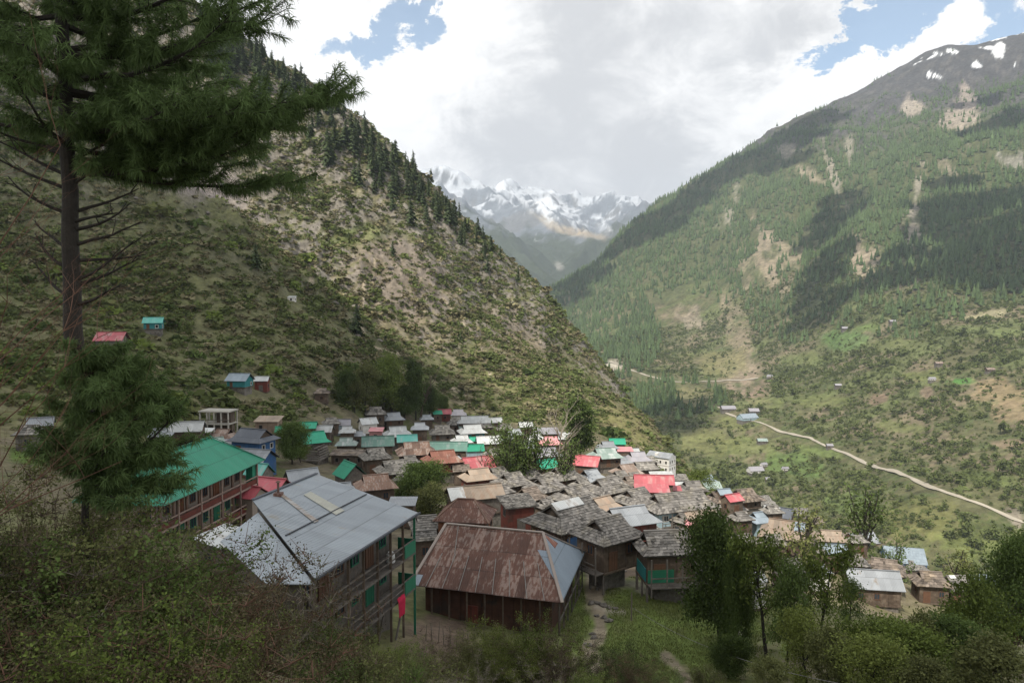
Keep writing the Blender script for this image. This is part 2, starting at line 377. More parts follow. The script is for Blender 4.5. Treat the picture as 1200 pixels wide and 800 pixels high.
for a in [(1270, 640, 450), (1400, 690, 400), (1200, 700, 430), (1100, 625, 500), (1000, 585, 630), (900, 562, 760), (820, 540, 850), (850, 505, 920), (1200, 500, 640), (1200, 400, 900), (1200, 350, 1050), (1200, 300, 1250), (1200, 200, 1700),
          (1200, 100, 2300), (1200, 46, 2900), (1080, 67, 3000), (1130, 62, 2950), (1100, 120, 2500), (1100, 200, 1900), (1100, 300, 1400), (1100, 350, 1150), (1100, 400, 950), (1100, 480, 760), (1000, 119, 3000), (1000, 200, 2200),
          (1000, 300, 1550), (1000, 360, 1300), (1000, 420, 1100), (1000, 475, 890), (960, 134, 3000), (900, 170, 2950), (900, 250, 2200), (900, 350, 1650), (900, 400, 1430), (850, 199, 2900), (800, 233, 2800), (800, 300, 2200), (800, 380, 1750),
          (800, 420, 1530), (750, 263, 2750), (700, 304, 2700), (700, 380, 1900), (700, 408, 1600), (650, 338, 2600), (1400, 350, 900), (1400, 480, 560), (1400, 100, 2000), (1400, 10, 2700), (1500, 30, 2500)]: bP(*a)
for a in [(1200, 46, 2900), (1080, 67, 3000), (1000, 119, 3000), (900, 170, 2950), (800, 233, 2800), (700, 304, 2700), (650, 338, 2600), (1400, 10, 2700)]:
    x, y, z = P(*a); B_pts.append((x*1.3, y+700, z-420))
tB = TPS(B_pts, 500.)
def tent(x, y, poly, slope, pw=1.):
    best = np.full(x.shape, -1e9)
    for (a, b) in zip(poly[:-1], poly[1:]):
        a = np.array(a); b = np.array(b); d = b[:2]-a[:2]; L2 = (d**2).sum()
        t = np.clip(((x-a[0])*d[0]+(y-a[1])*d[1])/L2, 0, 1)
        dist = np.hypot(x-a[0]-t*d[0], y-a[1]-t*d[1])
        best = np.maximum(best, a[2]+t*(b[2]-a[2])-slope*dist**pw*(1000**(1-pw)))
    return best
C_ridges = [([P(430, 214, 7600), P(520, 203, 7600), P(540, 206, 7500), P(556, 208, 7500), P(566, 218, 7400), P(582, 224, 7500)], .62),
            ([P(582, 224, 7500), P(600, 214, 7700), P(612, 222, 7600), P(640, 222, 8000), P(665, 230, 8000), P(700, 231, 7900), P(725, 232, 7800), P(748, 240, 7800), P(800, 250, 7800), P(900, 300, 7800)], .60),
            ([P(556, 208, 7500), P(590, 240, 6800), P(625, 255, 6300), P(660, 270, 5900), P(700, 278, 5600)], .50),
            ([P(612, 226, 7600), P(640, 248, 7000), P(660, 262, 6600)], .6),
            ([P(500, 215, 5600), P(540, 244, 5300), P(580, 275, 5000), P(615, 302, 4700), P(640, 322, 4300)], .62),
            ([P(500, 250, 4600), P(545, 274, 4400), P(590, 302, 4200), P(630, 335, 3900)], .6),
            ([P(760, 240, 6000), P(720, 275, 5500), P(690, 296, 5200), P(665, 316, 4800), P(650, 330, 4500)], .6)]
def zC(x, y):
    wx = x+260*fbm(x, y, 900, 3); wy = y+260*fbm(x+5000, y, 900, 3)
    z = np.full(x.shape, -60.)
    for poly, s in C_ridges: z = np.maximum(z, tent(x+.22*(wx-x), y+.9*(wy-y), poly, s))
    return z+sstep(z, 0, 500)*70*(fbm(x, y, 520, 5, .52, True)-.6)
def zA(x, y):
    z = tA(x, y); d = np.hypot(x*1.3, y-150)
    hill = sstep(z+.10*(y-270), -34, 10)*sstep(y, 185, 300)
    z = z+hill*(4.2*(fbm(x, y, 46, 5, .58, True)-.35)+2.6*fbm(x, y, 75, 3)+5.0*np.maximum(0, fbm(x+70, y, 26, 4, .6)-.18)+.7*fbm(x, y, 7, 3, .6))
    z = z+.25*fbm(x, y, 9, 3)*sstep(np.hypot(x, y), 4, 30)
    gul = [(300, 230, 400), (330, 290, 370), (360, 345, 335), (372, 372, 310)]
    return z-np.maximum(y-640, 0)*1.2-np.maximum(-x-520, 0)*.0
def zB(x, y):
    z = tB(x, y); up = sstep(z, -60, 160)
    z = z+up*(30*(fbm(x, y, 430, 5, .5, True)-.45)+9*fbm(x, y, 130, 3))*(1-.55*sstep(z, 500, 950))
    z = z+(1-up)*(3.0*fbm(x, y, 110, 3)+.8*fbm(x, y, 24, 3))
    tz = (z/5.0); fr = tz-np.floor(tz); ter = (np.floor(tz)+sstep(fr, .25, 1.))*5.0
    z = z+(1-up)*(ter-z)*.35
    return z-np.maximum(430-y, 0)*.6
def masses(x, y):
    y = np.asarray(y, float); x = np.asarray(x, float)
    out = []
    for m, fn in (((y < 760) & (np.abs(x) < 800), zA), ((y > 330) & (y < 4600) & (x > -420-.08*y), zB), (y > 2900, zC)):
        r = np.full(x.shape, -215.)
        if m.any(): r[m] = fn(x[m], y[m])
        out.append(r)
    return out
def gz(x, y):
    a, b, c = masses(np.atleast_1d(x), np.atleast_1d(y)); return np.maximum(np.maximum(a, b), c)
def gz1(x, y): return float(gz(np.array([x]), np.array([y]))[0])
_ys = np.concatenate([np.arange(3, 400, .5), np.geomspace(400, 9000, 2500)])
def hit(px, py, h=0, y0=3, y1=9000):
    """where the ray through a pixel meets the ground (raised by h)"""
    a, b = pray(px, py); m = (_ys >= y0) & (_ys <= y1); ys = _ys[m]
    g = gz(a*ys, ys)+h; k = np.nonzero(b*ys <= g)[0]
    if not len(k): return None
    i = k[0]; Y = ys[i]
    return (a*Y, Y, g[i]-h)

# grid: fan of columns from an apex behind the camera, rows in geometric steps
APEX = 30.
us = np.linspace(-.86, .86, 880)
rs = np.concatenate([np.geomspace(18, 240, 190, endpoint=False), np.geomspace(240, 640, 300, endpoint=False), np.geomspace(640, 3900, 400, endpoint=False), np.geomspace(3900, 8750, 200)])
UU, RR = np.meshgrid(us, rs); GX = UU*RR; GY = RR-APEX
mA, mB, mC = masses(GX, GY)
GZ = np.maximum(np.maximum(mA, mB), mC); GW = np.where(mA >= GZ, 0, np.where(mB >= GZ, 1, 2))
# pixel of every grid point, for laying ground cover where the photograph has it
_den = np.maximum(GY, 1)*math.cos(PITCH)-GZ*math.sin(PITCH); GU = 600+FPX*GX/np.maximum(_den, .5)
GV = 400-FPX*(np.maximum(GY, 1)*math.sin(PITCH)+GZ*math.cos(PITCH))/np.maximum(_den, .5)
def ell(cx, cy, rx, ry, rot=0, soft=.5, warp=.35):
    a = R(rot); dx = GU-cx; dy = GV-cy
    u = (dx*math.cos(a)+dy*math.sin(a))/rx; v = (-dx*math.sin(a)+dy*math.cos(a))/ry
    d = np.hypot(u, v)
    return 1-sstep(d+WARP*warp, 1-soft, 1+soft*.3)
WARP = fbm(GU, GV, 22, 4)*1.0+fbm(GX, GY, 6, 2)*.3
def line(pts, w, soft=1.):
    best = np.full(GU.shape, 1e9)
    for (a, b) in zip(pts[:-1], pts[1:]):
        dx, dy = b[0]-a[0], b[1]-a[1]; t = np.clip(((GU-a[0])*dx+(GV-a[1])*dy)/(dx*dx+dy*dy), 0, 1)
        best = np.minimum(best, np.hypot(GU-a[0]-t*dx, GV-a[1]-t*dy))
    return 1-sstep(best+WARP*w*.5, w*.5, w)
def lay(col, w, c): return col+(np.array(c)-col)*np.clip(w, 0, 1)[..., None]
dzr = np.gradient(GZ, axis=0)/np.gradient(RR, axis=0); dzc = np.gradient(GZ, axis=1)/np.maximum(np.gradient(GX, axis=1), 1e-6)
SLOPE = np.hypot(dzr, dzc)
n40 = fbm(GX, GY, 40, 5, .6); n12 = fbm(GX, GY, 12, 4, .6); n200 = fbm(GX, GY, 200, 4, .55); n4 = fbm(GX, GY, 4, 3, .6)
# mass A: village bench and the hill on the left
ca = np.zeros(GX.shape+(3,))+np.array((.165, .150, .084))
ca = lay(ca, sstep(n40+.5*n12, -.3, .25), (.125, .130, .056))
ca = lay(ca, sstep(n12+.6*n4-.3*n40, .1, .5)*.7, (.172, .142, .102))
rock = sstep(SLOPE+.35*n12+.25*n40, .95, 1.45)
ca = lay(ca, rock*(GY > 200), (.195, .175, .148))
ca = lay(ca, sstep(-n12+.5*n4, .1, .5)*.7*(GY > 200), (.055, .055, .026))
ocr = fbm(GX+70, GY, 26, 4, .6); och = sstep(mA+.10*(GY-270), -34, 10)*sstep(GY, 230, 320)
ca = lay(ca, och*sstep(ocr, .16, .30)*.8, (.165, .148, .122))
ca = lay(ca, och*sstep(ocr, .08, .16)*(1-sstep(ocr, .16, .24))*.7, (.06, .056, .036))  # crevice shade painted as a dark rim round the outcrops
ca = lay(ca, och*sstep(fbm(GX, GY, 8, 4, .65), .2, .45)*.4, (.19, .172, .142))
near_slope = (GU+ (GV-170)*-1.0 < 40)
nsl = (GY < 330)*sstep(-GX-.32*(290-GY), 15, 60)*(GY > 110); ca = lay(ca, nsl*(.75+.4*n12), (.112, .115, .054))
ca = lay(ca, ell(240, 225, 62, 38, 25, .6)*.9*(GY > 330), (.205, .178, .165))
ca = lay(ca, ell(215, 212, 34, 24, 25, .6)*.9*(GY > 280), (.21, .18, .165))
ca = lay(ca, ell(420, 275, 45, 14, -8, .6)*.8*(GY > 300), (.105, .14, .035))
ca = lay(ca, ell(620, 455, 75, 40, 20, .7)*.5*(GY > 270), (.14, .145, .048))
ca = lay(ca, ell(735, 505, 60, 34, 25, .6)*.8*(GY > 230), (.165, .155, .065))
ca = lay(ca, ell(690, 512, 45, 12, 0, .6)*.7*(GY > 230), (.15, .165, .045))
ca = lay(ca, ell(470, 330, 90, 60, 40, .7)*.45*(GY > 300), (.195, .152, .118))
ca = lay(ca, ell(600, 400, 60, 45, 40, .7)*.4*(GY > 300), (.18, .142, .11))
for pts, w in [([(428, 325), (424, 350), (424, 385), (432, 408)], 2.2), ([(372, 292), (366, 315), (362, 352)], 3), ([(432, 405), (470, 415), (520, 450), (560, 470)], 2.5), ([(215, 395), (222, 420), (200, 440), (180, 445)], 2.2),
               ([(640, 516), (690, 518), (740, 516)], 1.6), ([(660, 527), (770, 524)], 1.5), ([(440, 300), (436, 335)], 2), ([(520, 350), (560, 400), (575, 440)], 2)]:
    ca = lay(ca, line(pts, w)*.85*(GY > 170), (.30, .25, .18))
vil = sstep(GY, 60, 78)*(1-sstep(GY, 262, 285))*sstep(GX, -75, -45)*(1-sstep(GX-.12*GY, 10, 34))
ca = lay(ca, vil*(.75+.5*n12), (.115, .094, .070))
ca = lay(ca, vil*sstep(n12, .15, .4), (.085, .095, .04))
ca = lay(ca, ell(770, 725, 150, 75, 12, .25)*(GY > 40)*(GY < 76), (.125, .165, .045))
ca = lay(ca, ell(770, 725, 150, 75, 12, .25)*(GY > 40)*(GY < 76)*sstep(n12+n4, .2, .6)*.6, (.13, .13, .06))
ca = lay(ca, line([(692, 668), (698, 710), (705, 730), (692, 760), (700, 800)], 12)*(GY > 30)*(GY < 78)*.9, (.24, .195, .145))
ca = lay(ca, line([(700, 708), (730, 716)], 5)*(GY > 30)*(GY < 78)*.9, (.34, .30, .24))
ca = lay(ca, line([(780, 770), (800, 785), (805, 800)], 8)*(GY > 25)*(GY < 78)*.9, (.24, .195, .145))
ca = lay(ca, line([(690, 672), (760, 690), (820, 705), (870, 748)], 9)*(GY > 40)*(GY < 80)*.8, (.14, .125, .105))
ca = lay(ca, ell(720, 668, 40, 12, 8, .4)*(GY > 60)*(GY < 84), (.15, .115, .085))
ca = lay(ca, ell(520, 745, 50, 40, 0, .5)*(GY > 25)*(GY < 62), (.135, .10, .075))
ca = lay(ca, ell(46, 530, 34, 14, 0, .3)*(GY > 60)*(GY < 140), (.085, .13, .03))
ca = lay(ca, (1-sstep(GY, 38, 46))*.7, (.085, .078, .042))
# mass B: the mountain across the gorge
cb = np.zeros(GX.shape+(3,))+np.array((.102, .100, .050))
cb = lay(cb, sstep(n40+.7*n12, 0, .5), (.075, .090, .036))
cb = lay(cb, sstep(fbm(GX, GY, 90, 4)+.4*n12, .12, .45), (.155, .130, .082))
cb = lay(cb, sstep(fbm(GX+900, GY*2.2, 120, 4), .15, .45)*.8*(mB < 60), (.105, .122, .048))
wood = sstep(mB+90*n200, -40, 60)
cb = lay(cb, wood*.75, (.070, .082, .035))
cb = lay(cb, sstep(mB+110*n200+60*n40, 430, 690), (.058, .057, .056))  # dark grey summit rock, its tone also standing in for cloud shade
cb = lay(cb, sstep(mB+110*n200+60*n40, 430, 690)*sstep(n40+n12*.5, .1, .5), (.085, .080, .073))
SCARS = [(1068, 128, 13, 9, 20, (.32, .275, .22)), (1128, 133, 20, 22, 30, (.30, .25, .205)), (905, 312, 34, 22, -25, (.25, .205, .14)), (898, 290, 10, 26, -20, (.24, .195, .14)), (1013, 305, 13, 20, 10, (.31, .25, .185)), (925, 178, 13, 9, 0, (.23, .205, .165)),
         (978, 210, 5, 30, -20, (.27, .24, .19)), (1072, 240, 6, 40, 8, (.27, .24, .19)), (1068, 265, 10, 12, 0, (.25, .22, .17)), (950, 205, 20, 9, 40, (.25, .21, .15)), (850, 260, 8, 16, 20, (.23, .21, .16)), (862, 228, 6, 12, 0, (.24, .22, .17)), (995, 180, 5, 14, 0, (.24, .22, .17)),
         (1190, 190, 26, 8, 10, (.26, .24, .20)), (875, 440, 22, 26, 0, (.27, .215, .155)), (885, 455, 20, 12, 0, (.24, .17, .125)), (868, 395, 14, 40, -10, (.20, .165, .11)), (810, 375, 14, 14, 0, (.24, .20, .15)), (722, 428, 12, 8, 10, (.40, .36, .30)), (1110, 195, 8, 8, 0, (.24, .2, .15))]
for cx, cy, rx, ry, rot, c in SCARS: cb = lay(cb, ell(cx, cy, rx*1.15, ry*1.15, rot, .6, 1.0)*.75*(GW == 1), c)
FIELDS = [(990, 398, 34, 13, -8, (.085, .150, .045)), (1018, 384, 18, 6, -5, (.105, .150, .045)), (1127, 447, 22, 5, 0, (.055, .175, .030)), (1090, 440, 30, 7, 0, (.12, .14, .045)), (1170, 458, 42, 17, 5, (.245, .185, .105)), (1180, 485, 24, 14, 0, (.24, .18, .11)),
          (1030, 468, 13, 7, -10, (.22, .155, .11)), (1085, 460, 9, 6, 0, (.21, .15, .11)), (1185, 520, 28, 6, 0, (.235, .175, .12)), (1158, 369, 30, 5, -8, (.24, .22, .13)), (1130, 385, 24, 5, 0, (.13, .15, .06)), (1180, 390, 24, 6, 0, (.12, .15, .05)),
          (1000, 590, 40, 16, 0, (.105, .150, .045)), (930, 545, 45, 16, 12, (.10, .155, .045)), (960, 530, 34, 7, 12, (.12, .155, .05)), (880, 525, 34, 14, 0, (.125, .15, .05)), (830, 520, 34, 18, 10, (.15, .155, .06)), (1080, 610, 60, 26, 0, (.15, .15, .055)), (1150, 640, 60, 24, 0, (.13, .155, .05)),
          (1160, 560, 40, 10, 10, (.11, .14, .045)), (1060, 500, 36, 9, 5, (.115, .135, .045)), (955, 470, 40, 9, 0, (.125, .14, .05)), (815, 465, 24, 14, 0, (.165, .15, .075)), (845, 425, 34, 20, 0, (.16, .15, .065)), (860, 495, 24, 9, 0, (.14, .15, .055)), (935, 420, 30, 9, -4, (.12, .14, .05)), (1050, 405, 34, 8, 0, (.12, .135, .05)), (1190, 605, 14, 12, 0, (.26, .22, .18)), (900, 472, 26, 7, 0, (.12, .14, .05))]
for cx, cy, rx, ry, rot, c in FIELDS: cb = lay(cb, ell(cx, cy, rx, ry, rot, .35, .4)*.7*(GW == 1), c)
snow = sstep(mB+120*n200+70*fbm(GX, GY, 90, 4, .6)-.0*GX, 985, 1030)*sstep(n40*.6+fbm(GX, GY, 60, 3), -.05, .15)
for e in [(1172, 62, 6, 13, 15), (1190, 76, 5, 3, 0), (1042, 80, 9, 3, -35), (1097, 90, 8, 2.6, 20), (1115, 60, 8, 2.4, 10), (1150, 56, 10, 2, 0), (1100, 63, 8, 2, 15), (1145, 77, 5, 2, 10)]:
    snow = np.maximum(snow, ell(*e, .5, 1.1)*(GW == 1))
cb = lay(cb, snow*.95, (.80, .82, .84))
# mass C: the snow range
cc = np.zeros(GX.shape+(3,))+np.array((.14, .155, .175))  # distant haze put into the rock colour: paled and blued
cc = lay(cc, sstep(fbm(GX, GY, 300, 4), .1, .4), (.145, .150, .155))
cc = lay(cc, 1-sstep(mC+150*n200, 420, 620), (.048, .060, .036))
cc = lay(cc, ell(672, 271, 38, 5, 12, .6)*.9*(GW == 2), (.34, .275, .19))
cc = lay(cc, ell(640, 258, 22, 5, 25, .6)*.9*(GW == 2), (.36, .32, .26))
cc = lay(cc, ell(655, 312, 8, 6, 30, .6)*.8*(GW == 2), (.25, .24, .21))
snl = mC+240*fbm(GX, GY, 420, 5, .65)+230*fbm(GX, GY, 130, 4, .65)-300*np.clip(SLOPE-.75, -.3, .8)
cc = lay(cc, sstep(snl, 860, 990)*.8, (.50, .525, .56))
cc = lay(cc, ell(640, 240, 60, 14, 22, .6, .6)*sstep(n200+fbm(GX, GY, 200, 3), -.1, .2)*(GW == 2), (.60, .62, .65))
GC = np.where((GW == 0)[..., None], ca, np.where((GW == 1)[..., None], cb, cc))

def ground_mat(name, sc, bump, fine=.55):
    m = bpy.data.materials.new(name); m.use_nodes = True; N = NT(m.node_tree)
    out = N.n('ShaderNodeOutputMaterial'); bs = N.n('ShaderNodeBsdfPrincipled')
    at = N.n('ShaderNodeAttribute'); at.attribute_name = 'cover'
    ob = N.n('ShaderNodeTexCoord').outputs['Object']
    n1 = N.noise(ob, 1/sc, 6, .65); n2 = N.noise(ob, .23/sc, 5, .6)
    f = N.math('ADD', 1.0, N.math('MULTIPLY', N.math('SUBTRACT', n1, .5), fine*2.6))
    f = N.math('ADD', f, N.math('MULTIPLY', N.math('SUBTRACT', n2, .5), fine*1.2))
    c = N.vmath('SCALE', at.outputs['Color'], scale=N.math('MAXIMUM', f, .15))
    bp = N.n('ShaderNodeBump'); bp.inputs['Distance'].default_value = 1.; N.set(bp, 'Height', N.math('MULTIPLY', N.math('ADD', n1, N.math('MULTIPLY', n2, 2.)), bump))
    N.set(bs, 'Base Color', c); N.set(bs, 'Normal', bp.outputs[0]); bs.inputs['Roughness'].default_value = .95; bs.inputs['Specular IOR Level'].default_value = .1
    N.set(out, 0, bs.outputs[0]); return m
nR, nC = GX.shape
quads = (np.arange(nR-1)[:, None]*nC+np.arange(nC-1)[None]).ravel()
quads = np.stack([quads, quads+1, quads+nC+1, quads+nC], 1)
V = np.stack([GX, GY, GZ], -1).reshape(-1, 3); CF = GC.reshape(-1, 3)
wq = GW.ravel()[quads].min(1)
hq = ((GY.ravel()[quads].mean(1) > 272+.12*np.abs(GX.ravel()[quads].mean(1))) | (GX.ravel()[quads].mean(1) < -95-.0*GY.ravel()[quads].mean(1))) & (GY.ravel()[quads].mean(1) > 100)
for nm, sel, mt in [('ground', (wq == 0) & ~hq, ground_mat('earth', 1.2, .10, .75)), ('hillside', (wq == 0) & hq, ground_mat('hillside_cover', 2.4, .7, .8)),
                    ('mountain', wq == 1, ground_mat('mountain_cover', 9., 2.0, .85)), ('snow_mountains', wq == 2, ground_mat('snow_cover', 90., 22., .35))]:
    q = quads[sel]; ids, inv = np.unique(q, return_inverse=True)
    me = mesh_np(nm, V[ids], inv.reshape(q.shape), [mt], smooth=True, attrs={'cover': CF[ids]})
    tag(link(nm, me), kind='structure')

# roads on the far slope
M['road'] = mat('road', (.33, .295, .235), .35, .05, .95, 1.)
def road(pts, w):
    q = [np.array(P(*p)) for p in pts]; line_ = []
    for a, b in zip(q[:-1], q[1:]):
        n = max(2, int(np.linalg.norm(b-a)/6)); line_ += [a+(b-a)*i/n for i in range(n)]
    line_.append(q[-1]); L = np.array(line_)
    for _ in range(3): L[1:-1] = (L[:-2]+2*L[1:-1]+L[2:])/4
    d = np.gradient(L[:, :2], axis=0); d /= np.linalg.norm(d, axis=1)[:, None]; nn = np.stack([-d[:, 1], d[:, 0]], 1)
    w_ = w*(1+.35*fbm(L[:, 0], L[:, 1], 60, 2)+.4*fbm(L[:, 0], L[:, 1], 17, 2))
    v = []; f = []
    offs = (-.5, -.17, .17, .5)
    zc = gz(L[:, 0], L[:, 1])
    for o in offs:
        xy = L[:, :2]+nn*(o*w_)[:, None]; z = np.maximum(gz(xy[:, 0], xy[:, 1]), zc-.3)+.55
        v.append(np.column_stack([xy, z]))
    n = len(L); v = np.concatenate(v)
    for k in range(len(offs)-1):
        for i in range(n-1): f.append((k*n+i, k*n+i+1, (k+1)*n+i+1, (k+1)*n+i))
    me = mesh_np('road', v, f, [M['road']]); tag(link('road', me), kind='structure')
road(ROAD_LOW, 3.6); road(ROAD_HIGH, 7.)
# ------------------------------------------------------------------ houses
rnd = random.Random(11)
def add_plane(mb, p, thick=.10, mi=0, tile=None, tint=0.):
    """p: eave left, eave right, top right, top left (seen from outside); a slab with sheet or slate covering"""
    p = [Vector(q) for q in p]; e = (p[1]-p[0]); eu = e.normalized(); L = e.length
    up = ((p[3]+p[2])/2-(p[0]+p[1])/2); ev = (up-eu*up.dot(eu)).normalized(); H = abs(up.dot(ev)); nrm = eu.cross(ev)
    if nrm.z < 0: nrm = -nrm
    uvs = [((q-p[0]).dot(eu), (q-p[0]).dot(ev)) for q in p]
    lo = [q-nrm*thick for q in p]
    for t3 in ((0, 1, 2), (0, 2, 3)):
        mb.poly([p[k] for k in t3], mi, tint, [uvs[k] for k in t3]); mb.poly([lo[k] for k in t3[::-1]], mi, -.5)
    for i in range(4):
        j = (i+1) % 4
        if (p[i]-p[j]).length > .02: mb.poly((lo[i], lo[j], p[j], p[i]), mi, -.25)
    if tile:
        n = max(2, round(H/tile)); 
        for r in range(n):
            v0 = r/n; v1 = min(1., (r+1.3)/n)
            a0 = p[0].lerp(p[3], v0); b0 = p[1].lerp(p[2], v0); a1 = p[0].lerp(p[3], v1); b1 = p[1].lerp(p[2], v1)
            w = (b0-a0).length; k = max(1, round(w/(tile*.95))); cuts = [0]+sorted(min(.995, max(.005, (i+rnd.uniform(-.28, .28))/k)) for i in range(1, k))+[1]
            for c0, c1 in zip(cuts[:-1], cuts[1:]):
                if c1-c0 < .004: continue
                dz = rnd.uniform(.05, .12); tz = rnd.uniform(-.03, .03); sl = rnd.uniform(-.04, .04)*tile*1.5
                q0 = a0.lerp(b0, c0)-ev*(sl+rnd.uniform(0, .04))+nrm*(dz+tz); q1 = a0.lerp(b0, c1)-ev*(-sl)+nrm*(dz-tz)
                q2 = a1.lerp(b1, c1)+nrm*.025; q3 = a1.lerp(b1, c0)+nrm*.025
                t = max(-.5, min(.65, rnd.gauss(.02, .30))); mb.poly((q0, q1, q2, q3), mi, t)
                mb.poly((q0-nrm*.06, q1-nrm*.06, q1, q0), mi, t-.35)
def roof_planes(L, W, h, style, tk=None):
    hl, hy = L/2, W/2
    if style == 's': return [((-hl, -hy, 0), (hl, -hy, 0), (hl, hy, h), (-hl, hy, h))], None
    t, xg = {'g': (0, hl), 'h': (1, max(.15*L, hl-hy*.85)), 'd': (tk or .5, max(.12*L, hl-(tk or .5)*hy*.9))}[style]
    y1 = hy*(1-t); z1 = h*t; out = []
    def rot(pl): return [(-a, -b, c) for a, b, c in pl]
    lo = [(-hl, -hy, 0), (hl, -hy, 0), (xg, -y1, z1), (-xg, -y1, z1)]; end = [(hl, -hy, 0), (hl, hy, 0), (xg, y1, z1), (xg, -y1, z1)]
    upp = [(-xg, -y1, z1), (xg, -y1, z1), (xg, 0, h), (-xg, 0, h)]
    if t > 0: out += [lo, rot(lo), end, rot(end)]
    if t < 1: out += [upp, rot(upp)]
    return out, (xg, y1, z1)
_win = {}
def window_mesh(kind, fm):
    k = (kind, fm)
    if k not in _win:
        w, h = .86, 1.0; f = MB()
        for b in ((-w/2, w/2, -h/2, -h/2+.09), (-w/2, w/2, h/2-.09, h/2), (-w/2, -w/2+.08, -h/2+.09, h/2-.09), (w/2-.08, w/2, -h/2+.09, h/2-.09), (-.03, .03, -h/2+.09, h/2-.09)):
            f.box(b[0], b[1], -.07, .03, b[2], b[3])
        g = MB(); g.box(-w/2+.08, w/2-.08, -.02, .02, -h/2+.09, h/2-.09)
        s = MB(); s.box(-w/2, w/2, -.06, .03, -h/2, -h/2+.1); s.box(-w/2, w/2, -.06, .03, h/2-.1, h/2); s.box(-w/2, -w/2+.1, -.06, .03, -h/2+.1, h/2-.1); s.box(w/2-.1, w/2, -.06, .03, -h/2+.1, h/2-.1)
        s.box(-w/2+.1, w/2-.1, -.02, .02, -h/2+.1, h/2-.1, 1)
        _win[k] = (f.mesh('window', [M[fm]]), g.mesh('pane', [M['glass']]), s.mesh('window', [M[fm], M['dark']]))
    return _win[k]
def put_window(root, x, y, z, rz, near, fm, sc=(1, 1, 1)):
    f, g, s = window_mesh('w', fm)
    o = link('window', f if near else s, root, (x, y, z)); o.rotation_euler = (0, 0, rz); o.scale = sc
    if near: link('pane', g, o)
_door = {}
def put_door(root, x, y, z, rz, fm, sc=1.):
    if fm not in _door:
        d = MB(); d.box(-.45, .45, -.05, .03, 0, 1.75); d.box(-.55, -.45, -.08, .03, 0, 1.85); d.box(.45, .55, -.08, .03, 0, 1.85); d.box(-.45, .45, -.08, .03, 1.75, 1.85)
        for i in (-.15, .15): d.box(i-.01, i+.01, -.065, -.05, .05, 1.7, 0, -.5)
        _door[fm] = d.mesh('door', [M[fm]])
    o = link('door', _door[fm], root, (x, y, z)); o.rotation_euler = (0, 0, rz); o.scale = (sc, 1, sc)
